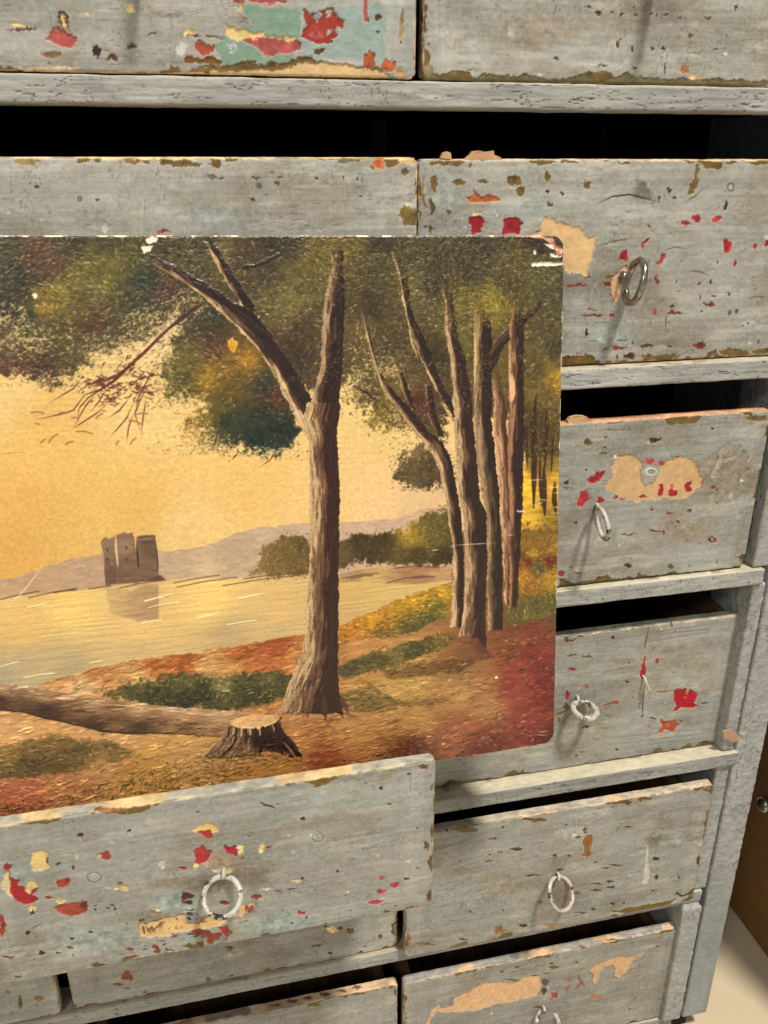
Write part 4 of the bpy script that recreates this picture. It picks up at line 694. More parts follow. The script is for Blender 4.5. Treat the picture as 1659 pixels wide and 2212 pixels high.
def scatter(pts, seeds, n, L=(4, 9), w=(1.4, 3), ang=(-.6, .6), spread=14, bright=.22, light=.10, lightcol=(220, 190, 110), alpha=.85, curve=.5, seed=1, dh=.00010, clip=None):
    """leaf and grass touches inside an outline; some stray past its edge so that it frays"""
    R = random.Random(seed); t, (x0, y0, x1, y1) = inside(pts); k = 0
    x0 = max(x0, -650); x1 = min(x1, 1260); arr = np.array([s[2] for s in seeds], float)
    while k < n:
        x, y = R.uniform(x0-spread, x1+spread), R.uniform(y0-spread, y1+spread)
        q = R.gauss(0, spread*.45); q2 = R.gauss(0, spread*.45)
        k += 1
        if not t(x+q, y+q2): continue
        c = seedcol(seeds, x+R.gauss(0, 9), y+R.gauss(0, 9))
        b = math.exp(R.gauss(0, bright)); c = c*b
        if R.random() < light: f = R.uniform(.25, .65); c = c*(1-f)+rgb(lightcol)*f
        c = np.clip(c*np.array([1+R.gauss(0, .04), 1, 1+R.gauss(0, .06)]), 0, 1)
        a = R.uniform(*ang)+(.9*math.sin(x*.013+y*.019)+.6*math.sin(x*.031-y*.011) if ang[1]-ang[0] > 1 else 0)
        dab(x, y, a, R.uniform(*L), R.uniform(*w), c, alpha*R.uniform(.7, 1), dh*R.uniform(.3, 1.5), R.uniform(-curve, curve))
def fb_(x, y): return .5+.25*math.sin(x*.021+1.3*math.sin(y*.03))+.25*math.sin(y*.033+1.7*math.sin(x*.017))
def K3(x, y): return kp(3, x, y)
def K4(x, y): return kp(4, x, y)
def K6(x, y): return kp(6, x, y)
def K7(x, y): return kp(7, x, y)
# water
fill([(-700, 1400), (-400, 1345), (0, 1291), (215, 1270), (345, 1255), (480, 1246), (660, 1243), (980, 1240), (1000, 1400), (700, 1420), (640, 1500), (-200, 1560), (-700, 1560)],
     [(450, 1290, (228, 192, 108)), (150, 1310, (226, 190, 106)), (300, 1350, (216, 178, 108)), (50, 1360, (216, 176, 102)), (300, 1420, (196, 166, 112)), (60, 1440, (186, 162, 118)), (150, 1470, (174, 154, 112)), (0, 1480, (166, 154, 120)), (600, 1330, (214, 176, 108)), (600, 1370, (196, 168, 112)),
      (850, 1290, (200, 168, 100)), (780, 1270, (206, 172, 96)), (760, 1330, (196, 162, 100)), (-400, 1450, (168, 156, 122)), (500, 1390, (190, 162, 110)), (-300, 1380, (200, 168, 100))], jag=2, tex=.06, sx=.02, sy=.0012)
# hills
fill([(-700, 1330), (-300, 1290), (0, 1252), (40, 1245), (100, 1225), (160, 1205), (215, 1198), (350, 1190), (400, 1188), (470, 1170), (510, 1152), (560, 1140), (640, 1131), (760, 1127), (860, 1120), (920, 1098), (990, 1092), (990, 1252), (660, 1244), (345, 1252), (215, 1270), (0, 1291), (-400, 1345), (-700, 1390)],
     [(100, 1250, (184, 150, 112)), (200, 1230, (182, 150, 116)), (400, 1220, (186, 158, 124)), (500, 1190, (178, 152, 118)), (600, 1160, (186, 160, 128)), (850, 1140, (196, 164, 130)), (930, 1110, (200, 160, 126)), (440, 1235, (198, 168, 128))], jag=4, tex=.08, sx=.004, sy=.002)
for x0, y0, x1, y1 in ((0, 1291, 85, 1280), (60, 1286, 170, 1275), (115, 1278, 165, 1276), (190, 1270, 240, 1268), (255, 1266, 345, 1258), (370, 1255, 480, 1246), (375, 1262, 520, 1252), (470, 1257, 660, 1250), (520, 1245, 640, 1243)):
    dab((x0+x1)/2, (y0+y1)/2, math.atan2(y1-y0, x1-x0), math.hypot(x1-x0, y1-y0), 2.4, rgb((84, 58, 54)), .85, .0001, .03)
# castle and its reflection
fill([K6(575, 500), K6(720, 520), K6(780, 490), K6(862, 480), K6(865, 670), K6(800, 680), K6(760, 690), K6(600, 640)], [(300, 1300, (170, 136, 98)), (330, 1320, (158, 126, 92)), (240, 1290, (190, 156, 104))], jag=3, soft=3, alpha=.75)
STN = [(230, 1180, (140, 112, 84)), (240, 1240, (116, 88, 64)), (270, 1180, (146, 116, 88)), (280, 1230, (122, 96, 72)), (320, 1180, (112, 88, 66)), (325, 1235, (120, 94, 70))]
fill([K6(548, 250), K6(575, 225), K6(590, 240), K6(630, 225), K6(640, 480), K6(575, 492)], STN, jag=2)
fill([K6(632, 215), K6(680, 200), K6(695, 208), K6(722, 200), K6(735, 240), K6(750, 480), K6(640, 482)], STN, jag=2)
fill([K6(745, 225), K6(790, 215), K6(840, 215), K6(850, 250), K6(862, 460), K6(740, 478)], STN, jag=2)
def kl(k, pts, w, col, a=.9): cv.line([kp(k, *p) for p in pts], w*MPP, col, a, .00006)
kl(6, [(630, 220), (632, 300), (645, 400)], 2.4, (226, 190, 130)); kl(6, [(550, 255), (562, 330), (570, 470)], 1.2, (206, 172, 122)); kl(6, [(742, 245), (748, 340), (756, 410)], 1.9, (52, 40, 36)); kl(6, [(752, 320), (758, 400)], 1.0, (60, 46, 40))
kl(6, [(848, 250), (858, 340), (862, 460)], 1.6, (62, 46, 40)); kl(6, [(752, 258), (800, 255), (848, 250)], 1.3, (64, 50, 44)); kl(6, [(768, 282), (810, 280)], .8, (80, 62, 52)); kl(6, [(770, 298), (808, 296)], .8, (90, 70, 58)); kl(6, [(752, 240), (848, 234)], 1.2, (190, 160, 120))
for i in range(6): kl(6, [(762+i*16, 236), (764+i*16, 214)], 1.4, (96, 78, 64)); 
for x in (770, 800, 832): kl(6, [(x, 205), (x+4, 200)], 1.3, (206, 140, 80))
for x, y in ((585, 298), (586, 348), (688, 285), (690, 348)): dab(*K6(x, y), 1.2, 5, 3, rgb((50, 38, 34)))
for x, y in ((608, 372), (640, 372)): dab(*K6(x, y), 1.2, 3, 2, rgb((210, 190, 160)))
for p in ([(740, 465), (800, 458), (850, 440), (870, 430), (905, 462), (860, 468)],): cv.poly([K6(*q) for q in p], (96, 70, 54), .9, .0005)
# light streaks on the water
for i in range(120):
    x = RR.uniform(-300, 960); y = RR.uniform(1275, 1478); 
    if y > 1400 and x > 260: continue
    L = RR.uniform(8, 40); b = RR.random(); col = (246, 218, 140) if b < .55 else ((236, 226, 186) if y > 1420 else (168, 138, 86))
    dab(x, y, -.07, L, RR.uniform(.7, 1.6), rgb(col), RR.uniform(.2, .5), .00008, .06)
for x0, y0, x1, y1 in ((780, 570, 950, 545), (800, 605, 985, 590), (785, 575, 890, 560), (1225, 700, 1400, 690), (1070, 665, 1160, 655), (765, 690, 890, 688), (150, 605, 250, 600), (130, 985, 300, 978), (0, 930, 100, 912), (485, 912, 555, 905), (1290, 560, 1440, 540)):
    a, b = K6(x0, y0), K6(x1, y1); dab((a[0]+b[0])/2, (a[1]+b[1])/2, math.atan2(b[1]-a[1], b[0]-a[0]), math.hypot(b[0]-a[0], b[1]-a[1]), 2.2, rgb((250, 232, 176)), .85, .0002, .05)
# far bank
GD = [(570, 1205, (128, 104, 54)), (600, 1180, (112, 90, 44)), (640, 1170, (96, 78, 38)), (650, 1220, (104, 84, 44)), (740, 1190, (92, 74, 40)), (780, 1175, (62, 50, 26)), (830, 1160, (60, 48, 24)), (800, 1200, (64, 52, 28)), (880, 1150, (170, 140, 34)), (900, 1165, (150, 126, 34)), (920, 1140, (104, 92, 34)),
      (945, 1120, (96, 84, 36)), (960, 1160, (92, 80, 32)), (900, 1195, (66, 56, 26)), (960, 1200, (56, 46, 24)), (700, 1200, (92, 76, 40))]
far = [(552, 1228), (575, 1180), (610, 1158), (650, 1158), (670, 1165), (735, 1162), (780, 1152), (868, 1148), (885, 1132), (930, 1108), (985, 1092), (990, 1226), (900, 1222), (800, 1212), (735, 1226), (660, 1240), (590, 1246), (540, 1240)]
fill(far, GD, jag=26, soft=6, alpha=.9, tex=.25, sx=.003, sy=.003)
scatter(far, GD, 4200, L=(3, 6), w=(1.2, 2.4), ang=(-1, 1), spread=13, bright=.28, light=.14, lightcol=(206, 176, 74), seed=3)
fill([(735, 1240), (800, 1226), (900, 1224), (990, 1228), (990, 1252), (900, 1262), (800, 1258), (735, 1256)], [(760, 1240, (170, 134, 84)), (900, 1235, (164, 120, 80)), (960, 1240, (180, 140, 92)), (800, 1255, (196, 158, 96))], jag=4, soft=3)
for x0, y0, x1, y1 in ((350, 440, 560, 432), (380, 448, 520, 440), (560, 465, 820, 455), (600, 380, 900, 410), (700, 440, 860, 450)): a, b = K7(x0, y0), K7(x1, y1); dab((a[0]+b[0])/2, (a[1]+b[1])/2, math.atan2(b[1]-a[1], b[0]-a[0]), math.hypot(b[0]-a[0], b[1]-a[1]), 4, rgb((100, 72, 58)), .7, .0001, .1)
# --- ground
GR = [(0, 1590, (214, 158, 90)), (100, 1600, (214, 156, 86)), (250, 1600, (212, 154, 88)), (400, 1610, (200, 146, 76)), (300, 1660, (196, 140, 66)), (50, 1720, (180, 104, 62)), (150, 1690, (190, 128, 70)), (650, 1600, (184, 110, 62)), (600, 1650, (170, 106, 54)), (750, 1570, (190, 122, 66)), (850, 1500, (184, 128, 68)),
      (800, 1450, (180, 118, 62)), (900, 1470, (180, 126, 66)), (1000, 1500, (178, 118, 68)), (1050, 1520, (170, 108, 66)), (1050, 1480, (160, 96, 58)), (1000, 1450, (150, 98, 54)), (900, 1560, (180, 116, 62)), (1000, 1570, (160, 84, 54)), (1100, 1480, (146, 66, 50)), (1150, 1420, (134, 52, 46)), (1180, 1500, (120, 44, 40)), (1150, 1560, (140, 60, 50)), (1180, 1600, (96, 30, 26)),
      (1050, 1610, (110, 38, 28)), (900, 1620, (110, 48, 36)), (700, 1640, (150, 70, 44)), (720, 1400, (170, 104, 58)), (700, 1380, (186, 110, 60)), (1150, 1350, (126, 56, 46)), (1100, 1380, (130, 80, 44)), (-400, 1650, (190, 140, 80)), (1170, 1330, (96, 84, 44)), (1180, 1270, (150, 110, 30)), (1180, 1200, (140, 104, 36)), (1150, 1310, (96, 88, 44)), (780, 1380, (190, 120, 66))]
land = [(-700, 1560), (-200, 1530), (60, 1495), (95, 1478), (180, 1450), (300, 1425), (400, 1412), (520, 1395), (640, 1375), (735, 1352), (800, 1322), (880, 1288), (975, 1258), (985, 1150), (1250, 1120), (1250, 1900), (-700, 1900)]
GR = [(x, y, (int(c[0]*.98), int(c[1]*1.09+3), int(c[2]*1.08+2)) if 560 < x < 1060 else (int(c[0]*.93), int(c[1]*.96), int(c[2]*1.05)) if x < 560 else c) for x, y, c in GR]
fill(land, GR, jag=8, soft=2, tex=.16, sx=.010, sy=.0022)
bank = [(75, 1486), (120, 1470), (180, 1450), (300, 1425), (340, 1422), (400, 1414), (450, 1408), (520, 1395), (570, 1385), (640, 1372), (665, 1380), (660, 1450), (600, 1470), (400, 1470), (220, 1505), (100, 1492)]
BK = [(120, 1478, (196, 136, 76)), (200, 1450, (190, 116, 56)), (330, 1430, (170, 92, 40)), (300, 1455, (206, 146, 82)), (400, 1430, (166, 84, 34)), (450, 1440, (206, 144, 80)), (520, 1410, (176, 92, 40)), (560, 1430, (182, 98, 48)), (600, 1395, (170, 80, 34)), (640, 1420, (196, 124, 60)), (180, 1480, (206, 156, 98)), (500, 1450, (198, 140, 66))]
pass
BK = [(x, y, (int(c[0]*.98), int(c[1]*1.05), int(c[2]*1.12))) for x, y, c in BK]
fill(bank, BK, jag=6, soft=1.5, tex=.25, sx=.008, sy=.002, dh=.0001)
scatter(bank, BK, 900, L=(8, 18), w=(2, 4.5), ang=(-.6, .1), spread=3, bright=.18, light=.12, lightcol=(230, 180, 110), seed=4)
for p in ([(85, 1480), (125, 1468), (160, 1458)], [(160, 1462), (200, 1446), (235, 1438)], [(285, 1452), (330, 1432), (350, 1424)], [(370, 1450), (410, 1430), (440, 1418)], [(520, 1420), (560, 1400), (620, 1388)], [(640, 1374), (580, 1384), (540, 1398)]): kl(0, p, 2.5, (146, 74, 28), .7)
yel = [(735, 1350), (800, 1325), (880, 1290), (940, 1268), (985, 1258), (990, 1320), (940, 1340), (900, 1365), (830, 1378), (735, 1384)]
YL = [(760, 1360, (186, 122, 40)), (800, 1345, (190, 134, 36)), (850, 1320, (180, 128, 34)), (900, 1300, (188, 138, 34)), (960, 1280, (196, 146, 40)), (950, 1310, (108, 98, 40)), (880, 1350, (96, 86, 44)), (920, 1340, (84, 84, 44)), (820, 1370, (120, 90, 46)), (970, 1300, (150, 120, 40))]
fill(yel, YL, jag=8, soft=2, tex=.2, sx=.003, sy=.002); scatter(yel, YL, 1500, L=(4, 9), w=(1.8, 3.6), ang=(-.4, .4), spread=6, bright=.24, light=.14, lightcol=(240, 196, 70), seed=5)
GN0 = 0
grn = [(732, 1440), (780, 1415), (850, 1398), (900, 1385), (960, 1368), (985, 1372), (975, 1395), (900, 1420), (860, 1440), (800, 1450), (735, 1466)]
GN = [(750, 1450, (76, 82, 40)), (820, 1425, (78, 84, 38)), (900, 1400, (66, 74, 34)), (960, 1380, (100, 96, 44)), (850, 1415, (104, 110, 52))]
GN = [(x, y, (int(c[0]*1.12), int(c[1]*.95), int(c[2]*1.05))) for x, y, c in GN]
fill(grn, GN, jag=14, soft=4, alpha=.9, tex=.3, sx=.003, sy=.002)
scatter(grn, GN, 1300, L=(4, 9), w=(2, 4), spread=7, bright=.24, light=.16, lightcol=(150, 150, 70), seed=6)
g2 = [(735, 1500), (800, 1475), (830, 1500), (870, 1510), (900, 1512), (980, 1510), (930, 1525), (860, 1528), (820, 1535), (745, 1535)]
fill(g2, [(760, 1515, (110, 94, 52)), (950, 1515, (128, 92, 50))], jag=14, soft=5, alpha=.7, tex=.3)
scatter(g2, [(760, 1510, (112, 96, 50)), (850, 1515, (110, 86, 44)), (950, 1515, (130, 90, 48))], 700, L=(5, 12), w=(2, 4), ang=(-.15, .3), spread=6, bright=.2, seed=7)
g3 = [(830, 1450), (900, 1432), (960, 1424), (1010, 1420), (1030, 1430), (990, 1450), (900, 1462), (840, 1468)]
fill(g3, [(850, 1455, (112, 84, 44)), (1000, 1435, (96, 62, 36))], jag=14, soft=5, alpha=.65, tex=.3)
scatter(g3, [(850, 1455, (108, 82, 42)), (950, 1440, (104, 70, 36)), (1000, 1430, (90, 58, 32))], 520, L=(5, 12), w=(1.6, 3), ang=(-.3, .2), spread=7, bright=.2, seed=8)
red = [(1060, 1352), (1100, 1340), (1210, 1320), (1210, 1620), (1000, 1650), (600, 1700), (640, 1672), (760, 1642), (870, 1600), (960, 1584), (1060, 1575), (1075, 1545), (1140, 1520), (1110, 1495), (1130, 1460), (1080, 1420)]
RD = [(1120, 1370, (126, 74, 50)), (1180, 1360, (140, 52, 48)), (1160, 1420, (140, 58, 52)), (1180, 1460, (116, 40, 38)), (1120, 1450, (136, 62, 50)), (1100, 1500, (150, 84, 62)), (1180, 1530, (126, 48, 44)), (1140, 1580, (150, 70, 62)), (1180, 1600, (92, 28, 24)), (1060, 1590, (140, 72, 56)), (960, 1600, (176, 104, 82)), (930, 1580, (190, 116, 96)),
      (880, 1600, (100, 50, 34)), (1000, 1625, (80, 32, 22)), (900, 1640, (92, 48, 30)), (800, 1640, (110, 50, 36)), (700, 1655, (130, 56, 40)), (640, 1680, (140, 60, 46)), (1040, 1640, (84, 60, 26))]
RD = [(x, y, (int(c[0]*.86), int(c[1]*.96+6), int(c[2]*.96+4))) for x, y, c in RD]
scatter(red, RD, 5200, L=(4, 11), w=(1.8, 4), ang=(-.5, .5), spread=9, bright=.26, light=.09, lightcol=(214, 160, 130), seed=9)
scatter([(640, 1560), (740, 1555), (1000, 1535), (1060, 1555), (900, 1590), (700, 1640), (560, 1680), (640, 1620)], GR, 1100, L=(8, 22), w=(1.5, 3.5), ang=(-.35, .1), spread=8, bright=.10, light=.05, seed=10)
scatter([(735, 1470), (900, 1465), (1050, 1455), (1060, 1500), (900, 1500), (735, 1500)], GR, 500, L=(8, 20), w=(1.2, 3), ang=(-.2, .15), spread=6, bright=.12, light=.10, lightcol=(240, 200, 130), seed=11)
rg = [(1110, 1200), (1160, 1180), (1210, 1170), (1210, 1320), (1160, 1340), (1090, 1350), (1100, 1250)]
RG = [(1130, 1190, (90, 74, 36)), (1180, 1175, (110, 86, 36)), (1150, 1195, (176, 134, 34)), (1190, 1190, (170, 130, 34)), (1140, 1215, (104, 50, 30)), (1190, 1210, (96, 34, 30)), (1165, 1228, (80, 84, 54)), (1130, 1245, (180, 128, 36)), (1190, 1245, (182, 136, 34)), (1150, 1270, (150, 100, 36)), (1190, 1262, (160, 120, 36)), (1150, 1300, (92, 88, 46)), (1190, 1295, (84, 84, 46)), (1120, 1330, (98, 86, 46))]
fill(rg, RG, jag=6, soft=2, tex=.2, sx=.004, sy=.002); scatter(rg, RG, 1300, L=(3, 8), w=(1.5, 3), spread=6, bright=.25, light=.12, lightcol=(230, 180, 60), seed=12)
bush = [(215, 1500), (240, 1488), (330, 1468), (400, 1452), (445, 1460), (480, 1462), (520, 1458), (580, 1448), (640, 1460), (640, 1480), (600, 1512), (500, 1536), (400, 1530), (300, 1518), (250, 1508)]
BU = [(240, 1496, (90, 90, 40)), (300, 1490, (70, 78, 36)), (350, 1470, (78, 86, 42)), (400, 1465, (84, 92, 50)), (440, 1500, (48, 54, 26)), (480, 1480, (110, 118, 64)), (520, 1500, (60, 66, 26)), (580, 1465, (88, 94, 48)), (600, 1480, (70, 76, 36)), (560, 1510, (56, 62, 28)), (400, 1515, (44, 50, 26)), (330, 1505, (50, 58, 28))]
BU = [(x, y, (int(c[0]*1.12), int(c[1]*.97), int(c[2]*1.05))) for x, y, c in BU]
fill(bush, BU, jag=22, soft=5, tex=.25, sx=.003, sy=.003); scatter(bush, BU, 3400, L=(3, 8), w=(1.3, 2.8), ang=(-1.2, 1.2), spread=12, bright=.32, light=.18, lightcol=(170, 172, 96), seed=13)
gl = [(-600, 1620), (0, 1610), (60, 1600), (130, 1590), (180, 1600), (240, 1600), (290, 1625), (250, 1650), (180, 1665), (60, 1680), (-600, 1720)]
GL = [(20, 1620, (132, 104, 54)), (100, 1605, (110, 88, 44)), (60, 1650, (84, 70, 38)), (180, 1620, (96, 80, 42)), (240, 1615, (110, 90, 46)), (120, 1650, (88, 72, 38)), (220, 1650, (150, 114, 62)), (-300, 1650, (90, 76, 40))]
fill(gl, GL, jag=12, soft=5, alpha=.85, tex=.25); scatter(gl, GL, 3200, L=(4, 9), w=(1.6, 3.4), spread=14, bright=.25, light=.10, lightcol=(206, 164, 90), seed=14)
gm = [(330, 1660), (420, 1640), (480, 1640), (560, 1650), (520, 1680), (430, 1700), (350, 1710), (200, 1740), (0, 1770), (0, 1740), (150, 1720)]
scatter(gm, [(380, 1670, (116, 92, 48)), (450, 1650, (96, 78, 40)), (500, 1665, (100, 78, 42)), (400, 1695, (88, 72, 38)), (200, 1730, (104, 84, 42)), (50, 1755, (84, 62, 34))], 2200, L=(4, 10), w=(1.6, 3.4), ang=(-.9, .3), spread=12, bright=.24, light=.08, seed=15)
scatter([(-500, 1690), (0, 1690), (80, 1680), (160, 1690), (150, 1720), (60, 1740), (-500, 1760)], [(50, 1710, (190, 110, 74)), (120, 1705, (186, 112, 70)), (0, 1740, (150, 90, 50))], 900, L=(6, 16), w=(2, 5), ang=(-.4, .4), spread=8, bright=.14, seed=16)
R = random.Random(333); tin0, _ = inside(land)
for i in range(5200):
    x, y = R.uniform(-600, 1215), R.uniform(1380, 1760)
    if not tin0(x, y): continue
    j = int(np.clip((np.float64(art_local(x, y)[1])+cv.T)/cv.res, 0, cv.ny-1)); i_ = int(np.clip((np.float64(art_local(x, y)[0])+cv.T)/cv.res, 0, cv.nx-1)); c = cv.c[j, i_].astype(float)
    k = R.random(); c = c*(1.26 if k < .42 else (.62 if k < .8 else 1.0))+(np.array((.05, .035, 0)) if k < .42 else 0)
    dab(x, y, -.12+R.gauss(0, .22), R.uniform(5, 20), R.uniform(1.2, 3.4), np.clip(c, 0, 1), .62, .00025 if k < .42 else .0001, R.gauss(0, .12))
# --- fallen log and stump
log = [(-700, 1400), (-300, 1440), (0, 1474), (40, 1482), (100, 1488), (160, 1500), (240, 1512), (330, 1522), (400, 1530), (470, 1534), (545, 1540), (520, 1560), (490, 1592), (440, 1590), (400, 1586), (340, 1584), (280, 1586), (220, 1580), (150, 1562), (100, 1552), (50, 1538), (0, 1534), (-300, 1520), (-700, 1490)]
fill(log, [(0, 1484, (160, 124, 88)), (0, 1520, (84, 58, 40)), (100, 1495, (158, 122, 84)), (100, 1540, (70, 46, 32)), (200, 1520, (160, 122, 82)), (200, 1568, (74, 50, 34)), (300, 1535, (170, 132, 90)), (300, 1575, (84, 58, 40)), (400, 1545, (180, 140, 96)), (400, 1575, (130, 96, 62)), (480, 1545, (186, 146, 100)), (480, 1580, (150, 112, 74)), (250, 1545, (120, 88, 58)), (-300, 1460, (150, 118, 84)), (-300, 1510, (70, 48, 34))], jag=3, soft=1.5, tex=.22, sx=.014, sy=.0016, dh=.0002)
R = random.Random(20)
for i in range(620):
    t = R.random(); x = -650+t*1150; 
    yt = np.interp(x, [-700, 0, 100, 240, 400, 545], [1400, 1474, 1488, 1512, 1530, 1540]); yb = np.interp(x, [-700, 0, 50, 150, 220, 280, 400, 500], [1490, 1534, 1538, 1562, 1580, 1586, 1586, 1590])
    f = R.random(); y = yt+(yb-yt)*f; sl = math.atan2((yt if f < .5 else yb)-np.interp(x-30, [-700, 0, 100, 240, 400, 545], [1400, 1474, 1488, 1512, 1530, 1540]) if f < .5 else 8, 30)
    c = rgb((196, 158, 112)) if f < .45 and R.random() < .6 else rgb((60, 40, 28)) if f > .45 or R.random() < .5 else rgb((140, 104, 70))
    dab(x, y, .10+R.uniform(-.1, .15), R.uniform(8, 30), R.uniform(1, 2.6), c*R.uniform(.85, 1.1), .55, .00012, R.uniform(-.1, .1))
for i in range(90):
    x = R.uniform(-600, 500); yt = np.interp(x, [-700, 0, 100, 240, 400, 545], [1400, 1474, 1488, 1512, 1530, 1540])+R.uniform(2, 16); dab(x, yt, .11+R.gauss(0, .05), R.uniform(10, 40), R.uniform(1.4, 3), rgb((222, 184, 132))*R.uniform(.85, 1.05), .75, .00025, R.gauss(0, .05))
cv.line([(x, np.interp(x, [-700, 0, 50, 100, 150, 220, 280, 340, 400, 480], [1490, 1533, 1538, 1551, 1561, 1579, 1585, 1583, 1585, 1590])) for x in (-600, -200, 0, 50, 100, 150, 220, 280, 340, 400, 480)], 2.2*MPP, (50, 32, 28), .8)
kl(6, [(510, 1138), (600, 1140), (700, 1145), (770, 1155), (775, 1170), (740, 1172)], 1.2, (240, 214, 160)); kl(6, [(595, 1165), (700, 1160)], 1.1, (236, 206, 150))
stump = [K6(1245, 1260), K6(1290, 1200), K6(1380, 1185), K6(1460, 1200), K6(1525, 1205), K6(1530, 1260), K6(1560, 1310), K6(1600, 1370), K6(1650, 1410), K6(1600, 1432), K6(1530, 1400), K6(1440, 1390), K6(1330, 1420), K6(1200, 1430), K6(1110, 1425), K6(1150, 1380), K6(1215, 1310)]
fill(stump, [(480, 1600, (150, 116, 80)), (520, 1600, (120, 88, 60)), (560, 1600, (70, 46, 34)), (600, 1600, (60, 40, 30)), (630, 1630, (54, 38, 30)), (460, 1630, (110, 84, 58)), (540, 1620, (110, 82, 58))], jag=3, tex=.25, sx=.0015, sy=.01, dh=.0002)
for i in range(150):
    t = R.random(); x0_ = 495+t*108; x1_ = 445+t*205; y0_, y1_ = 1576-8*math.sin(t*3), 1634-10*math.sin(t*3.1); f = R.uniform(0, .5); xx = x0_+(x1_-x0_)*(f+.25); yy = y0_+(y1_-y0_)*(f+.25)
    c = rgb((206, 168, 120)) if t < .45 and R.random() < .5 else rgb((44, 28, 22)); dab(xx, yy, math.atan2(y1_-y0_, x1_-x0_), R.uniform(10, 32), R.uniform(1.2, 3), c, .7, .00015, R.uniform(-.15, .15))
cv.poly([K6(*p) for p in ((1250, 1240), (1290, 1205), (1380, 1188), (1460, 1198), (1528, 1205), (1500, 1235), (1440, 1262), (1380, 1270), (1300, 1268))], (214, 168, 104), 1, .0006, .0003, var=.15)
kl(6, [(1265, 1250), (1330, 1262), (1400, 1268), (1470, 1245), (1520, 1215)], 1.6, (244, 214, 150)); kl(6, [(1310, 1235), (1380, 1222), (1450, 1222)], 1.0, (176, 128, 74))
for t, L_len, w_, lc in ((.03, 26, 5, 0), (.12, 16, 4, 1), (.17, 30, 6, 0), (.27, 20, 5, 1), (.36, 34, 7, 0), (.44, 14, 5, 1), (.55, 30, 9, 0), (.62, 18, 4, 1), (.70, 36, 10, 0), (.80, 26, 8, 0), (.88, 16, 3, 1), (.95, 34, 8, 0)):
    x = 494+t*106; yy_ = 1570+9*math.sin(math.pi*t)-t*8+L_len*.35; dab(x+(t-.5)*8, yy_, 1.57-.5*(t-.5), L_len, w_, rgb((212, 170, 118)) if lc else rgb((44, 30, 24)), .85, .0003, .08)
for x0, y0, x1, y1, w_, c_ in ((500, 1590, 448, 1636, 5, (120, 92, 62)), (510, 1600, 470, 1640, 4, (60, 42, 30)), (540, 1590, 520, 1636, 5, (130, 98, 66)), (565, 1585, 560, 1632, 5, (50, 34, 28)), (590, 1580, 610, 1630, 6, (56, 38, 30)), (604, 1575, 652, 1638, 6, (50, 34, 28)), (600, 1560, 606, 1546, 3, (60, 42, 32)), (610, 1600, 640, 1640, 3, (150, 112, 76))):
    cv.line([(x0, y0), ((x0+x1)/2+3, (y0+y1)/2), (x1, y1)], w_*MPP, c_, .85)
scatter([(430, 1630), (500, 1618), (600, 1622), (660, 1640), (600, 1650), (450, 1655)], [(450, 1640, (130, 104, 60)), (550, 1635, (120, 88, 52)), (640, 1642, (160, 104, 64))], 380, L=(4, 10), w=(1.4, 3), spread=6, bright=.25, light=.15, seed=21)
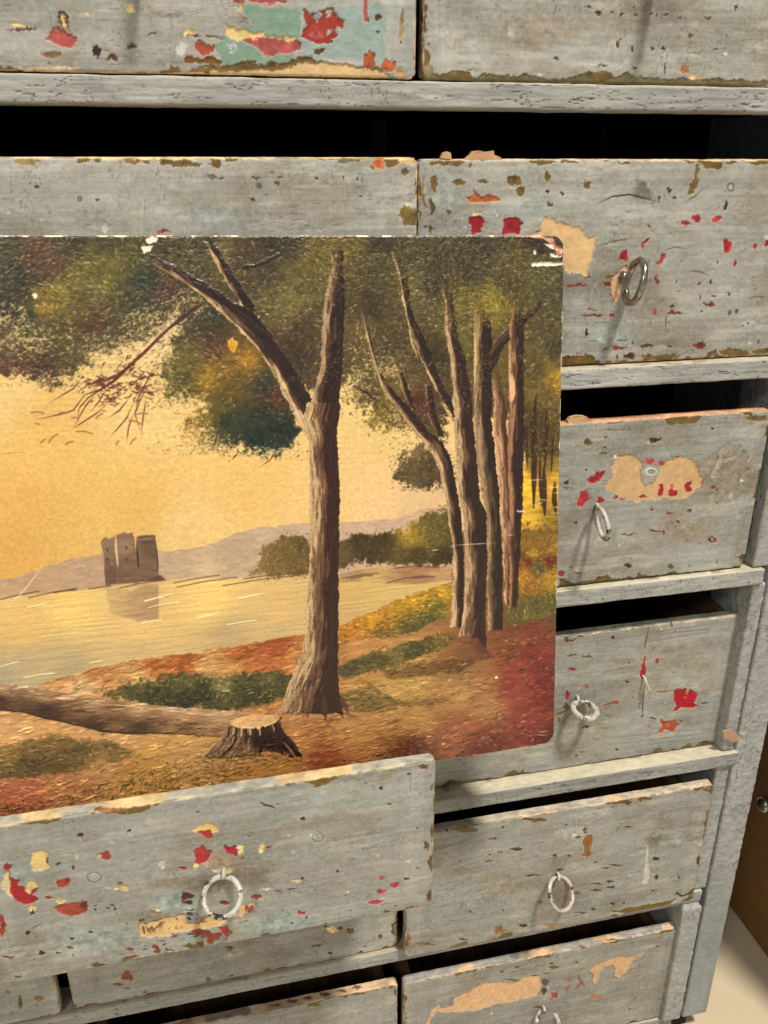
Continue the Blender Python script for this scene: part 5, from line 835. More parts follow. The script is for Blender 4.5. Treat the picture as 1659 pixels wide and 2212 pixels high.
# --- foliage
FO = [(K3(x, y), c) for x, y, c in ((60, 100, (78, 76, 54)), (200, 100, (98, 68, 50)), (400, 80, (76, 72, 48)), (600, 80, (80, 76, 44)), (300, 200, (90, 64, 50)), (450, 240, (124, 112, 50)), (600, 180, (114, 106, 48)), (330, 340, (134, 120, 48)), (240, 430, (154, 124, 44)), (560, 300, (118, 110, 50)), (500, 400, (100, 90, 48)),
  (100, 300, (58, 60, 48)), (50, 450, (64, 54, 46)), (150, 480, (72, 76, 54)), (300, 550, (90, 84, 48)), (550, 520, (98, 66, 50)), (800, 300, (58, 70, 54)), (750, 400, (74, 76, 54)), (650, 480, (86, 80, 50)), (900, 350, (88, 62, 48)), (1000, 500, (80, 72, 48)), (1150, 520, (64, 64, 46)), (100, 750, (92, 62, 48)), (250, 760, (78, 58, 44)),
  (350, 780, (96, 86, 50)), (600, 600, (100, 90, 58)), (1000, 700, (114, 102, 50)), (900, 800, (110, 100, 48)), (1000, 850, (90, 84, 38)), (1180, 620, (98, 68, 48)), (1250, 750, (144, 104, 40)), (1340, 720, (182, 130, 36)), (1130, 820, (166, 126, 34)), (1300, 850, (114, 94, 38)), (1200, 950, (104, 92, 38)), (1100, 1000, (134, 114, 44)), (1250, 1050, (52, 62, 42)),
  (1450, 850, (58, 64, 48)), (1450, 1000, (46, 54, 44)), (1500, 920, (96, 54, 40)), (1400, 1150, (32, 50, 44)), (1550, 1100, (36, 50, 44)), (1450, 1200, (36, 54, 52)), (1020, 1070, (156, 116, 44)), (900, 60, (78, 72, 42)), (1150, 80, (74, 66, 42)), (1200, 90, (116, 106, 64)), (1350, 150, (84, 68, 48)), (1500, 80, (62, 54, 42)), (1450, 250, (80, 72, 46)), (1600, 250, (108, 98, 50)),
  (1550, 430, (118, 108, 58)), (1600, 600, (80, 62, 44)), (820, 550, (110, 98, 60)), (40, 620, (110, 96, 60)), (700, 640, (110, 98, 60)))] + \
 [(K4(x, y), c) for x, y, c in ((60, 60, (66, 60, 42)), (230, 120, (114, 98, 44)), (150, 250, (104, 96, 48)), (60, 400, (114, 104, 54)), (100, 550, (80, 66, 44)), (80, 700, (76, 62, 44)), (400, 90, (114, 100, 44)), (550, 60, (66, 58, 42)), (500, 200, (84, 76, 44)), (700, 290, (110, 100, 54)), (750, 150, (74, 70, 44)), (850, 300, (64, 60, 42)), (950, 150, (70, 64, 42)),
  (1100, 100, (66, 58, 44)), (1300, 150, (90, 82, 48)), (1400, 60, (54, 46, 36)), (1050, 250, (64, 56, 40)), (1000, 380, (104, 94, 42)), (1150, 380, (130, 116, 40)), (1250, 300, (78, 70, 40)), (1400, 250, (90, 84, 48)), (1500, 350, (84, 80, 52)), (1450, 480, (90, 82, 46)), (1500, 650, (82, 76, 50)), (1400, 800, (94, 84, 42)), (1520, 830, (200, 152, 40)), (1460, 850, (150, 120, 44)), (1450, 900, (112, 94, 44)), (1150, 430, (140, 122, 44)), (1000, 430, (116, 102, 46)),
  (1500, 1000, (104, 84, 40)), (1400, 1050, (80, 64, 36)), (500, 420, (76, 64, 42)), (600, 600, (84, 72, 46)), (400, 560, (110, 90, 54)), (400, 650, (96, 78, 46)), (450, 720, (100, 88, 46)), (800, 420, (96, 86, 52)), (850, 700, (74, 62, 40)), (1000, 560, (110, 98, 40)), (550, 1000, (134, 114, 46)), (520, 1060, (126, 100, 40)), (900, 1080, (84, 70, 42)), (750, 950, (90, 54, 38)), (700, 850, (110, 92, 52)))]
FO = [(p[0], p[1], tuple(int(v*1.0+.04*(c[0]*.4+c[1]*.45+c[2]*.15)) for v in c)) for p, c in FO] + [(-400, 600, (76, 74, 48)), (-300, 750, (92, 70, 48)), (-200, 550, (98, 80, 50))]
top = [(-650, 490), (1250, 490), (1250, 1060), (1140, 1060), (1120, 900), (960, 900), (955, 985), (935, 965), (905, 930), (870, 905), (842, 925), (812, 890), (800, 850), (765, 822), (738, 832), (700, 850), (640, 830), (642, 940), (628, 968), (600, 985), (560, 978), (520, 965), (478, 962), (455, 968), (430, 945), (405, 925), (402, 905), (425, 893), (445, 880), (435, 866), (400, 866), (370, 862), (345, 840),
       (350, 790), (372, 740), (400, 695), (385, 680), (345, 712), (300, 735), (250, 752), (205, 768), (180, 790), (150, 812), (120, 832), (80, 822), (40, 800), (15, 812), (-40, 830), (-300, 850), (-650, 860)]
DK = [(x, y, tuple(int(v*.82) for v in c)) for x, y, c in FO]
fill(top, DK, jag=34, soft=9, alpha=.93, tex=.30, sx=.0028, sy=.0022)
scatter(top, FO, 23000, L=(3, 8), w=(1.2, 2.6), ang=(-.6, .6), spread=20, bright=.30, light=.10, lightcol=(206, 178, 112), seed=30)
skyb = [(0, 740, 80), (100, 720, 60)]
for (bx, by, rx, ry, n, cols) in ((915, 1010, 62, 50, 900, [(880, 1010, (84, 70, 40)), (930, 1000, (70, 58, 34)), (950, 1040, (66, 54, 32)), (900, 975, (110, 92, 54)), (960, 980, (80, 66, 40))]), (850, 905, 60, 22, 330, [(830, 900, (130, 106, 46)), (870, 915, (110, 90, 46)), (800, 890, (120, 100, 44))]), (790, 860, 30, 26, 200, [(780, 850, (84, 70, 42)), (800, 870, (104, 86, 46))])):
    P = [(bx+math.cos(t)*rx*(1+.15*math.sin(3*t)), by+math.sin(t)*ry*(1+.12*math.cos(2*t))) for t in [i*math.pi/8 for i in range(16)]]
    fill(P, [(x, y, tuple(int(v*.85) for v in c)) for x, y, c in cols], jag=40, soft=7, alpha=.8, tex=.3, sx=.002, sy=.002)
    scatter(P, cols, n*2, L=(3, 6), w=(1.3, 2.8), ang=(-1.2, 1.2), spread=18, bright=.28, light=.18, lightcol=(214, 180, 116), seed=int(bx))
# sky flecks through the leaves near the lower edge
GAPS = [(330, 700, 60, 30), (250, 745, 60, 18), (405, 655, 40, 25), (60, 735, 60, 22), (15, 690, 40, 25), (375, 862, 34, 18), (430, 935, 32, 24), (790, 800, 40, 55), (860, 930, 26, 40), (450, 962, 60, 14), (130, 820, 70, 14), (345, 770, 22, 40), (560, 975, 60, 9), (760, 845, 22, 22), (840, 800, 20, 14), (700, 845, 20, 8)]
for i in range(2300):
    gx, gy, gw, gh = RR.choice(GAPS); x, y = RR.gauss(gx, gw*.75), RR.gauss(gy, gh*.75)
    dab(x, y, RR.uniform(-1.2, 1.2), RR.uniform(3, 8), RR.uniform(1.2, 2.6), rgb((238, 206, 136))*RR.uniform(.82, 1), .8, .0001, RR.uniform(-.5, .5))
RR.seed(5)
for i in range(1500):
    gx, gy, gw, gh = RR.choice(GAPS); x, y = RR.gauss(gx, gw*.9), RR.gauss(gy, gh*.9)
    dab(x, y, RR.uniform(-1.2, 1.2), RR.uniform(3, 7), RR.uniform(1.1, 2.2), np.array(seedcol(FO, x, y))*RR.uniform(.7, 1.1), .85, .0001, RR.uniform(-.5, .5))
cv.poly([K3(*p) for p in ((1240, 610), (1262, 600), (1295, 620), (1290, 655), (1275, 680), (1250, 665), (1238, 640))], (214, 160, 34), 1, .0003, .0003)
# --- twigs
TW = (98, 50, 42)
kl(3, [(1110, 400), (1000, 470), (900, 560), (780, 680), (700, 750), (620, 830), (540, 880), (460, 905)], 3.6, TW); kl(3, [(1110, 405), (1010, 470), (920, 545)], 6, (84, 54, 42)); kl(3, [(720, 740), (640, 800), (560, 830)], 4, TW)
for p in ([(560, 870), (460, 905), (400, 990), (350, 1005), (240, 1030), (180, 1045)], [(600, 940), (520, 1010), (440, 1060), (385, 1095)], [(700, 760), (560, 870), (480, 920), (430, 980), (420, 1070)], [(820, 820), (760, 940), (735, 1010), (770, 1125)], [(860, 710), (800, 830), (750, 930), (735, 1000)], [(720, 900), (650, 990), (590, 1030)],
          [(740, 920), (690, 1030), (640, 1090), (600, 1130)], [(730, 1000), (700, 1080), (690, 1165)], [(580, 870), (540, 940), (490, 1000)], [(450, 800), (400, 870), (350, 900), (250, 960)], [(800, 900), (780, 1020), (768, 1125)], [(380, 750), (300, 790), (180, 890)], [(520, 900), (470, 960), (400, 1080)], [(1500, 1210), (1470, 1260), (1420, 1295)], [(1300, 1215), (1260, 1260)]):
    kl(3, p, 1.5, TW, .85)
for x, y, r in ((520, 850, 46), (600, 920, 40), (690, 740, 46), (740, 850, 40), (790, 800, 36), (780, 890, 40), (640, 880, 36), (560, 830, 30)):
    for i in range(34): dab(*K3(x+RR.gauss(0, r), y+RR.gauss(0, r*.6)), RR.uniform(-1, 1), RR.uniform(4, 10), RR.uniform(1.5, 3.2), rgb((104, 54, 44))*RR.uniform(.7, 1.2), .85, .0001, RR.uniform(-.4, .4))
for x, y, a, L in ((205, 1002, .1, 26), (290, 1140, -.7, 28), (460, 1110, .2, 34), (775, 1008, 0, 22), (740, 1055, .4, 30), (725, 1155, -.8, 18), (540, 1020, -.6, 18), (345, 1003, 0, 18), (235, 1155, -.6, 12), (380, 1165, -.3, 18), (410, 1030, .1, 14), (640, 1165, -.9, 10), (205, 1063, .3, 8)):
    dab(*K3(x, y), a, L, 4, rgb((170, 112, 66)), .9, .0001, .2)
kl(3, [(0, 1228), (60, 1222), (130, 1218)], .9, (120, 110, 60))
# --- trunks: outline, lit and shaded sides, bark streaks
def along(P, X, Y):
    D = np.full(X.shape, 1e9, np.float32); Sx = np.zeros(X.shape, np.float32); acc = 0
    for (x0, y0), (x1, y1) in zip(P[:-1], P[1:]):
        dx, dy = x1-x0, y1-y0; L2 = dx*dx+dy*dy+1e-9; L = math.sqrt(L2); t = np.clip(((X-x0)*dx+(Y-y0)*dy)/L2, 0, 1)
        d = (X-x0-t*dx)**2+(Y-y0-t*dy)**2; u = d < D; D = np.where(u, d, D); Sx = np.where(u, acc+t*L, Sx); acc += L
    return np.sqrt(D), Sx
def trunk(left, right, lit, mid, dark, n, seed, split=.5, w=(1.2, 3.2), fade=0):
    """left / right: matching lists of outline points from top to foot; lit edge, shaded side, bark ridges along it"""
    P = list(left)+list(right)[::-1]; sl, m = region(P, 5, 1.0); X, Y = PX[sl], PY[sl]
    dl, sa = along(left, X, Y); dr, _ = along(right, X, Y); q = dl/(dl+dr+1e-3); wd = dl+dr
    b1 = fbm(dl*MPP, sa*MPP, 7*MPP, 60*MPP, seed+400, 4, .6); b2 = fbm(dl*MPP, sa*MPP, 2.6*MPP, 22*MPP, seed+500, 3, .6); b3 = fbm(X*MPP, Y*MPP, 60*MPP, 70*MPP, seed+600, 3)
    z = q+.75*(b1-.5)+.35*(b3-.5); a = sm(z, split*.30, split*.62)[..., None]; b = sm(z, split*.80, split*1.15)[..., None]
    C = rgb(lit)*(1-a)+rgb(mid)*a; C = C*(1-b)+rgb(dark)*.92*b
    C = C*(1+.42*(b2-.5))[..., None]
    cr = (sm(-np.abs(b1-.5), -.018, -.004)*.35)[..., None]; C = C*(1-cr)
    e = sm(-dl, -2.6, -.8)*sm(b3, .30, .5); C = C*(1-.55*e[..., None])+np.minimum(rgb(lit)*1.16, 1)*.55*e[..., None]
    e = sm(-dr, -2.6, -.6)*.5; C = C*(1-e[..., None])+rgb(dark)*.7*e[..., None]
    if fade: m = m*sm(Y+14*(b1-.5)*4, left[0][1], left[0][1]+fade)
    m = m[..., None]; cv.c[sl] = cv.c[sl]*(1-m)+C*m; cv.h[sl] = cv.h[sl]*(1-m[..., 0]*.6)+m[..., 0]*(.0002+.0003*(b2-.5))
    R = random.Random(seed); Lf = np.array(left, float); Rt = np.array(right, float); k = len(Lf)-1
    seg = np.array([math.hypot(*(Lf[i+1]-Lf[i])) for i in range(k)]); cum = np.concatenate([[0], np.cumsum(seg)])
    for i in range(n//7):
        s_ = R.uniform(fade, cum[-1]); j = max(0, min(k-1, int(np.searchsorted(cum, s_)-1))); f = (s_-cum[j])/(seg[j]+1e-6)
        a_ = Lf[j]+(Lf[j+1]-Lf[j])*f; b_ = Rt[j]+(Rt[j+1]-Rt[j])*f; qq = R.random()**1.3; p = a_+(b_-a_)*(qq*.9+.05)
        d = (Lf[j+1]-Lf[j])*(1-qq)+(Rt[j+1]-Rt[j])*qq; ang = math.atan2(d[1], d[0])
        c = np.minimum(rgb(lit)*1.12, 1) if (qq < split*.7 and R.random() < .6) else rgb(dark)*(.8 if qq < split else 1.25)
        dab(p[0], p[1], ang+R.gauss(0, .05), R.uniform(8, 26), R.uniform(1, 2.2), c, .6, .00025, R.gauss(0, .06))
LIT, MID, DRK = (200, 168, 118), (120, 86, 56), (68, 42, 32)
# thin branch behind the crown, second limb, left limb, right limb, main stem
trunk([K3(1095, 40), K3(1160, 160), K3(1200, 240), K3(1260, 330), K3(1325, 440)], [K3(1140, 40), K3(1210, 150), K3(1270, 250), K3(1330, 340), K3(1400, 440)], (200, 166, 112), (92, 70, 50), (58, 42, 36), 160, 41, .35, fade=30)
trunk([K3(1310, 200), K3(1400, 190), K3(1520, 130)], [K3(1320, 215), K3(1420, 205), K3(1530, 145)], (70, 52, 42), (62, 46, 38), (50, 38, 34), 30, 42)
trunk([K3(740, 120), K3(860, 210), K3(950, 260), K3(1070, 340), K3(1190, 450), K3(1300, 550), K3(1400, 650), K3(1480, 770), K3(1530, 880), K3(1600, 1010), K3(1660, 1130)],
      [K3(760, 110), K3(900, 180), K3(1000, 230), K3(1130, 300), K3(1270, 400), K3(1370, 440), K3(1450, 540), K3(1540, 680), K3(1640, 820), K4(140, 870), K4(200, 960)], LIT, (100, 74, 52), (62, 44, 36), 620, 43, .42, fade=50)
trunk([K4(270, 60), K4(290, 200), K4(255, 340), K4(235, 480), K4(230, 620), K4(225, 750), K4(190, 860), K4(170, 960)], [K4(345, 60), K4(345, 200), K4(355, 340), K4(352, 480), K4(350, 620), K4(342, 750), K4(332, 860), K4(325, 960)], (170, 138, 96), (92, 66, 48), (60, 40, 32), 420, 44, .42, fade=40)
trunk([(664, 870), K4(120, 1050), K4(160, 1150), K4(165, 1300), K4(165, 1480), K7(165, 200), K7(165, 400), K7(150, 560), K7(140, 700), K7(125, 860), K7(80, 960), K7(30, 1080), K7(10, 1180)],
      [(736, 870), K4(318, 1050), K4(312, 1150), K4(325, 1300), K4(330, 1480), K7(325, 200), K7(322, 400), K7(322, 560), K7(320, 700), K7(320, 860), K7(320, 960), K7(325, 1080), K7(350, 1190)], (190, 158, 110), (116, 84, 58), (70, 44, 34), 1500, 45, .55)
for p in ([(180, 1170), (200, 1000), (195, 900)], [(60, 1130), (120, 980), (150, 860)], [(180, 1290), (185, 1480)], ): pass
for i in range(70):
    x = RR.uniform(40, 200); y = RR.uniform(900, 1180); dab(*K7(x+(1180-y)*.25, y), -1.25, RR.uniform(10, 26), RR.uniform(1.5, 3), rgb((44, 28, 24)) if RR.random() < .6 else rgb((206, 168, 116)), .6, .0001, .1)
for (x0, y0, x1, y1, w_, c_) in ((735, 1500, 752, 1540, 7, (92, 62, 44)), (728, 1510, 742, 1552, 6, (70, 46, 34)), (700, 1500, 704, 1556, 7, (84, 56, 42)), (676, 1500, 664, 1552, 7, (104, 76, 54)), (650, 1500, 628, 1548, 7, (134, 102, 72)), (640, 1490, 604, 1545, 6, (170, 138, 98)), (625, 1520, 590, 1546, 4, (184, 150, 104)), (740, 1540, 770, 1548, 4, (120, 84, 56))):
    cv.line([(x0, y0), ((x0+x1)/2-2, (y0+y1)/2), (x1, y1)], w_*MPP, c_, .85)
scatter([(590, 1540), (640, 1548), (700, 1552), (760, 1545), (780, 1556), (700, 1566), (600, 1560)], [(620, 1552, (176, 130, 84)), (700, 1558, (120, 78, 50)), (760, 1550, (160, 106, 64))], 260, L=(6, 18), w=(1.5, 3), ang=(-.15, .15), spread=4, bright=.12, seed=46)
# right-hand group
C1, C2_, C3_ = (190, 156, 110), (112, 84, 58), (60, 42, 34)
trunk([K4(440, 420), K4(455, 520), K4(490, 650), K4(520, 780), K4(575, 900), K4(660, 1010), K4(740, 1120), K4(810, 1190), K4(860, 1290), K4(900, 1440), K7(915, 100), K7(940, 250), K7(945, 450), K7(935, 640), K7(925, 720)],
      [K4(455, 420), K4(475, 520), K4(510, 650), K4(545, 780), K4(625, 890), K4(730, 1000), K4(820, 1110), K4(900, 1180), K4(940, 1280), K4(970, 1440), K7(985, 100), K7(1000, 250), K7(1005, 450), K7(1000, 640), K7(995, 720)], C1, C2_, C3_, 620, 51, .5, fade=70)
trunk([K4(640, 780), K4(665, 870), K4(700, 960)], [K4(665, 775), K4(700, 870), K4(740, 1000)], (160, 124, 84), (90, 66, 46), C3_, 60, 52)
trunk([K4(790, 850), K4(805, 1000), K4(845, 1120)], [K4(830, 850), K4(850, 1000), K4(900, 1140)], (130, 100, 70), (84, 62, 44), C3_, 70, 53)
trunk([K4(400, 855), K4(470, 900), K4(560, 960)], [K4(410, 850), K4(490, 900), K4(600, 980)], (110, 86, 56), (90, 64, 42), C3_, 30, 54)
trunk([K4(590, 60), K4(640, 240), K4(690, 480), K4(730, 620), K4(790, 760), K4(860, 890), K4(930, 1020)], [K4(620, 60), K4(690, 240), K4(725, 480), K4(800, 620), K4(850, 760), K4(910, 890), K4(985, 1010)], C1, (90, 68, 48), (58, 44, 36), 320, 55, .4, fade=70)
trunk([K4(860, 200), K4(900, 400), K4(900, 560), K4(930, 700), K4(940, 900), K4(950, 1050), K4(960, 1250), K4(980, 1480), K7(1000, 100), K7(1010, 300), K7(1010, 480), K7(1000, 640), K7(975, 780)],
      [K4(900, 200), K4(945, 400), K4(975, 600), K4(1010, 700), K4(1040, 900), K4(1055, 1050), K4(1075, 1250), K4(1095, 1480), K7(1125, 100), K7(1135, 300), K7(1125, 480), K7(1120, 640), K7(1130, 860)], (184, 152, 108), (110, 82, 56), (66, 46, 36), 950, 56, .45, fade=70)
fill([K7(950, 780), K7(1000, 760), K7(1080, 780), K7(1125, 830), K7(1170, 890), K7(1080, 900), K7(930, 880), K7(850, 890), K7(900, 840)], [(960, 1400, (148, 98, 58)), (1000, 1410, (120, 80, 50)), (1060, 1415, (104, 64, 46))], jag=6, soft=4, alpha=.85)
trunk([K4(1060, 380), K4(1060, 520), K4(1060, 700), K4(1055, 900), K4(1060, 1050), K4(1075, 1250), K4(1110, 1480), K7(1125, 100), K7(1130, 300), K7(1130, 480), K7(1135, 740)],
      [K4(1130, 380), K4(1155, 520), K4(1160, 700), K4(1155, 900), K4(1155, 1050), K4(1175, 1250), K4(1200, 1480), K7(1200, 100), K7(1210, 300), K7(1215, 480), K7(1215, 730)], (164, 134, 92), (100, 78, 54), (60, 44, 34), 620, 57, .5, fade=70)
trunk([K4(1420, 320), K4(1380, 420), K4(1290, 500), K4(1190, 590), K4(1140, 680)], [K4(1445, 330), K4(1420, 440), K4(1320, 530), K4(1220, 640), K4(1160, 780)], (100, 70, 52), (84, 60, 46), (64, 46, 38), 110, 58, fade=70)
trunk([K4(1155, 760), K4(1165, 950), K4(1165, 1100), K4(1185, 1260), K4(1205, 1480), K7(1205, 100), K7(1215, 300), K7(1225, 600)], [K4(1200, 760), K4(1230, 950), K4(1240, 1100), K4(1250, 1260), K4(1265, 1480), K7(1262, 100), K7(1270, 300), K7(1265, 600)], (200, 150, 108), (140, 100, 70), (92, 62, 46), 360, 59, .6, fade=70)
trunk([K4(1270, 380), K4(1250, 600), K4(1250, 800), K4(1255, 950), K4(1245, 1100), K4(1240, 1260), K4(1250, 1480), K7(1250, 100), K7(1250, 300), K7(1250, 600)], [K4(1325, 380), K4(1330, 600), K4(1330, 800), K4(1330, 950), K4(1335, 1100), K4(1325, 1260), K4(1325, 1480), K7(1320, 100), K7(1310, 300), K7(1295, 612)], (160, 116, 80), (108, 74, 52), (66, 44, 36), 560, 60, .45, fade=70)
cv.poly([K4(*p) for p in ((1262, 780), (1280, 830), (1285, 900), (1270, 940), (1252, 940), (1252, 860))], (226, 164, 122), .95, .0004, .0002); kl(4, [(1252, 600), (1252, 780), (1262, 1000)], 2.2, (206, 172, 126))
kl(4, [(1062, 520), (1064, 700), (1060, 900)], 2, (222, 190, 120)); kl(4, [(700, 500), (720, 620), (760, 720)], 2, (216, 184, 120)); kl(4, [(880, 940), (930, 1020), (950, 1150)], 3, (226, 186, 116)); kl(4, [(905, 590), (935, 700), (945, 850)], 1.6, (200, 164, 112)); kl(4, [(450, 430), (480, 600), (540, 800), (600, 980)], 1.6, (206, 176, 120))
# the stems fade up into the crowns
for k, (y1_, n_) in enumerate(((690, 2600), (640, 3600), (590, 3000))):
    scatter([(860, 500), (1235, 500), (1235, y1_+30), (1140, y1_+22), (1080, y1_), (1000, y1_+20), (930, y1_-20), (870, y1_-40)], FO, n_, L=(4, 9), w=(1.4, 3.0), ang=(-1.1, 1.1), spread=22, bright=.22, light=.12, lightcol=(190, 164, 96), alpha=.85, seed=70+k)
scatter([(640, 500), (760, 500), (745, 570), (720, 620), (690, 600), (650, 560)], FO, 500, L=(4, 9), w=(1.4, 2.8), spread=16, bright=.2, light=.12, alpha=.75, seed=74)
scatter([(270, 500), (420, 500), (400, 560), (340, 590), (270, 560)], FO, 420, L=(4, 9), w=(1.4, 2.8), spread=14, bright=.2, light=.12, alpha=.8, seed=75)
# the dark little wood on the right
fill([K4(1330, 1250), K4(1555, 1230), K4(1555, 1521), K7(1540, 170), K7(1320, 190)], [(1135, 1050, (244, 190, 40)), (1200, 1050, (206, 158, 40)), (1140, 1120, (220, 172, 42)), (1190, 1120, (150, 116, 36)), (1170, 1000, (120, 96, 42))], jag=10, soft=3, alpha=.95, tex=.25)
for x0_, y0_, x1_, y1_, w in ((1400, 900, 1390, 1100, 5), (1370, 1000, 1375, 1250, 6), (1395, 1050, 1385, 1521, 9), (1455, 1000, 1445, 1300, 8), (1440, 1300, 1445, 1560, 10), (1500, 1380, 1505, 1560, 8), (1490, 1120, 1480, 1330, 4), (1345, 1050, 1350, 1300, 5), (1420, 1220, 1425, 1521, 4), (1540, 1000, 1535, 1521, 5)):
    a, b = K4(x0_, y0_), K4(x1_, y1_); cv.line([a, ((a[0]+b[0])/2+RR.uniform(-3, 3), (a[1]+b[1])/2), b], w*.9*MPP, (60, 42, 32), .9)
scatter([K4(1330, 1000), K4(1560, 950), K4(1560, 1280), K4(1330, 1280)], [(1150, 930, (96, 80, 40)), (1190, 960, (100, 80, 38)), (1160, 990, (110, 86, 36)), (1200, 1000, (130, 100, 34))], 520, L=(3, 7), w=(1.2, 2.6), spread=10, bright=.25, light=.12, lightcol=(220, 180, 60), seed=61)
scatter([K7(1310, 150), K7(1540, 140), K7(1540, 240), K7(1300, 270)], [(1140, 1140, (96, 78, 36)), (1200, 1140, (90, 76, 36)), (1170, 1160, (120, 92, 34))], 420, L=(3, 7), w=(1.2, 2.6), spread=8, bright=.25, light=.10, seed=62)
# a few leaves over the limbs
scatter([(560, 500), (1230, 500), (1230, 640), (900, 700), (560, 560)], FO, 1500, L=(4, 9), w=(1.2, 2.4), spread=14, bright=.22, light=.14, lightcol=(190, 164, 96), alpha=.7, seed=63)
scatter([(720, 700), (840, 700), (930, 780), (940, 860), (860, 850), (760, 800)], FO, 500, L=(3, 7), w=(1.2, 2.4), spread=12, bright=.22, light=.16, lightcol=(220, 190, 120), alpha=.75, seed=64)
R = random.Random(99)
tin, bb = inside(top)
for i in range(13000):                      # fine broken highlights in the leaves
    x, y = R.uniform(-620, 1225), R.uniform(505, 990)
    if not tin(x, y) or fb_(x, y) < .45: continue
    c = seedcol(FO, x, y); f = R.uniform(.35, .8); dab(x, y, R.uniform(-1.2, 1.2), R.uniform(3, 6.5), R.uniform(.8, 1.7), c*(1-f)+rgb((206, 184, 116))*f, .72, .00028, R.uniform(-.6, .6))
# losses, scratches and the pale worn rim
WH = (236, 218, 190)
for k, p in ((3, [(792, 62), (830, 40), (862, 50), (850, 75), (815, 85)]), (3, [(770, 100), (800, 92), (832, 96), (822, 124), (780, 130)]), (3, [(176, 352), (196, 346), (208, 364), (196, 384), (178, 378)]), (4, [(1370, 190), (1420, 182), (1545, 186), (1548, 200), (1430, 204), (1372, 204)]), (4, [(1440, 85), (1500, 78), (1540, 110), (1545, 128), (1480, 108)]),
             (4, [(1470, 135), (1540, 140), (1545, 150), (1480, 150)]), (4, [(1385, 120), (1398, 116), (1400, 134), (1388, 138)]), (4, [(1550, 125), (1556, 300), (1552, 320), (1548, 190)]), (7, [(1172, 984), (1188, 982), (1191, 994), (1174, 997)]), (7, [(1290, 80), (1340, 84), (1345, 92), (1295, 90)])):
    cv.poly([kp(k, *q) for q in p], WH, 1, .0010, -.0002)
fill([K4(1180, 38), K4(1400, 36), K4(1480, 55), K4(1530, 100), K4(1545, 150), K4(1520, 150), K4(1490, 90), K4(1430, 55), K4(1340, 44)], (206, 148, 110), jag=4, soft=1)
for k, p in ((4, [(1330, 1372), (1450, 1366)]), (4, [(1430, 1418), (1560, 1400)]), (4, [(1480, 1440), (1545, 1436)]), (4, [(1400, 1500), (1440, 1490)]), (7, [(1370, 52), (1420, 60)]), (7, [(1400, 20), (1470, 30)]), (7, [(920, 275), (1000, 268), (1110, 262), (1190, 258)]), (7, [(820, 300), (880, 296)]), (7, [(1370, 1303), (1450, 1306), (1480, 1295)]), (7, [(1235, 215), (1280, 214)]), (7, [(1400, 1290), (1475, 1286)]), (7, [(1480, 62), (1540, 70)]), (7, [(1470, 100), (1540, 96)])):
    kl(k, p, 1.1, (244, 226, 190), .9)
kl(6, [(0, 655), (60, 590), (130, 520), (200, 430), (250, 330)], 1.3, (240, 206, 150), .8)
e = np.minimum(np.minimum(A, cv.W-A), np.minimum(B, cv.H-B)); w = fbm(A, B, .006, .006, 950, 4, .6)
m = sm(.0009*sm(w, .46, .7)-.0001-e, -.0001, .0002)[..., None]; cv.c = cv.c*(1-m)+rgb((232, 214, 184))*(.85+.3*w)[..., None]*m
g_ = fbm(A, B, .0009, .0009, 960, 2); v_ = fbm(A, B, .05, .05, 961, 4)
lm_ = (cv.c@np.array((.30, .55, .15), np.float32))[..., None]; cv.c = lm_+(cv.c-lm_)*np.array((.88, .86, .88), np.float32)
cv.c = np.clip((.395+(cv.c*np.array((.985, .975, .98), np.float32)-.40)*1.22)*(1+.05*(g_-.5)+.10*(v_-.5))[..., None], .02, 1)
# bend to a board: round the corner a little, then place it
W_, H_, T_ = cv.W, cv.H, cv.T
rc = .0075; qx = np.clip(A, rc, W_-rc); qz = np.clip(B, rc, H_-rc)
r0 = .0012; V, back = None, None
ax = np.clip(A, r0, W_-r0); bz = np.clip(B, r0, H_-r0); dx = A-ax; dz = B-bz; d = np.sqrt(dx*dx+dz*dz)+1e-9; q = r0*math.pi/2; arc = d < q
lat = np.where(arc, r0*np.sin(np.minimum(d, q)/r0), r0); dep = np.minimum(np.where(arc, r0*(1-np.cos(np.minimum(d, q)/r0)), r0+d-q), .0045)
X = ax+dx/d*lat; Z = bz+dz/d*lat
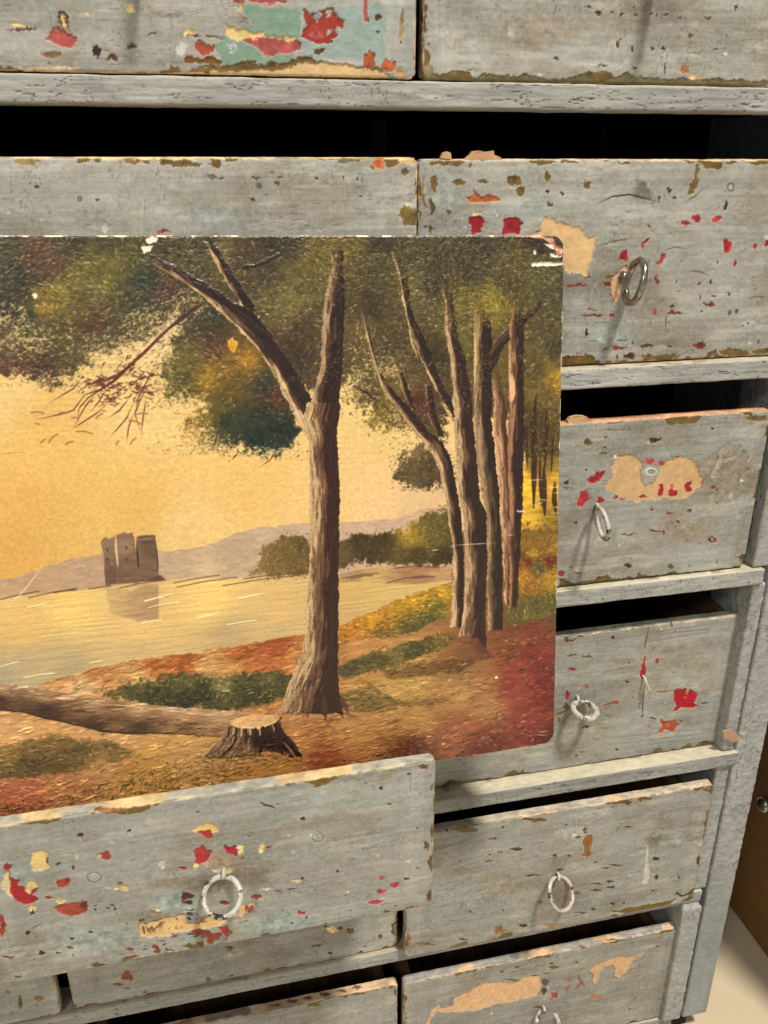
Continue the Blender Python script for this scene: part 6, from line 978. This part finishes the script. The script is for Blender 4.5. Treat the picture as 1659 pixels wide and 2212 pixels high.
# pull the four corners in to a radius
ux, uz = X-np.clip(X, rc, W_-rc), Z-np.clip(Z, rc, H_-rc)
mx = np.maximum(np.abs(ux), np.abs(uz)); ln = np.sqrt(ux*ux+uz*uz)+1e-9; f = np.where((np.abs(ux) > 0) & (np.abs(uz) > 0), mx/ln, 1.0)
X = X-ux+ux*f; Z = Z-uz+uz*f
hh = cv.h*np.where(d < q, 1, 0)*1.9
depth = -dep+hh
o3 = (P00*S)[None, None, :]+X[..., None]*_dh+Z[..., None]*_dv+depth[..., None]*PN
org = PB*S-_dh*PW*S/2
bk = ((P00*S)+_dh*W_/2+_dv*H_/2-PN*.0044)[None, :]
art = link('landscape_painting', grid_mesh('landscape_painting', o3-org, cv.c, bk-org, (.93, .98, 1.06)), M_ART); art.location = org
tag(art, 'unframed oil painting of lakeside trees and a ruined castle, propped in the open drawer', 'painting')

# ------------------------------------------------------------------ floor and the brown cabinet beside the chest
fl = link('floor', box_mesh('floor', -4, 5, -3, 6, -5.18*S-.02, -5.16*S, 0), M_FLOOR); fl['kind'] = 'structure'
cab = bpy.data.objects.new('storage_cabinet', None); sc.collection.objects.link(cab); cab.location = (1.2*S, 1.0*S, -5.16*S)
tag(cab, 'plain brown cabinet with a small metal knob, standing to the right of the chest', 'cabinet')
def cchild(o): o.parent = cab; o.location = -Vector(cab.location); return o
xb = float(on_plane(1579, 1962, (0, 0, 1), -5.16)[0]); y0 = -0.6
cchild(boxo('carcass', xb, xb+2.4, y0, 3.6, -5.158, 0.4, M_BROWN, bev=.002))
pk = on_plane(1657, 1737, (1, 0, 0), xb-.05)
import bmesh as _bm
b_ = _bm.new(); _bm.ops.create_uvsphere(b_, u_segments=24, v_segments=16, radius=.0085)
for v in b_.verts: v.co.x *= .75
_bm.ops.translate(b_, verts=b_.verts, vec=Vector((xb-.075, pk[1], pk[2]))*S)
r_ = _bm.ops.create_cone(b_, segments=20, radius1=.004, radius2=.0035, depth=.012, matrix=Matrix.Translation(Vector((xb-.02, pk[1], pk[2]))*S) @ Matrix.Rotation(math.pi/2, 4, 'Y'), cap_ends=True)
me = bpy.data.meshes.new('knob'); b_.to_mesh(me); b_.free(); me.polygons.foreach_set('use_smooth', [True]*len(me.polygons)); cchild(link('knob', me, M_STEEL))
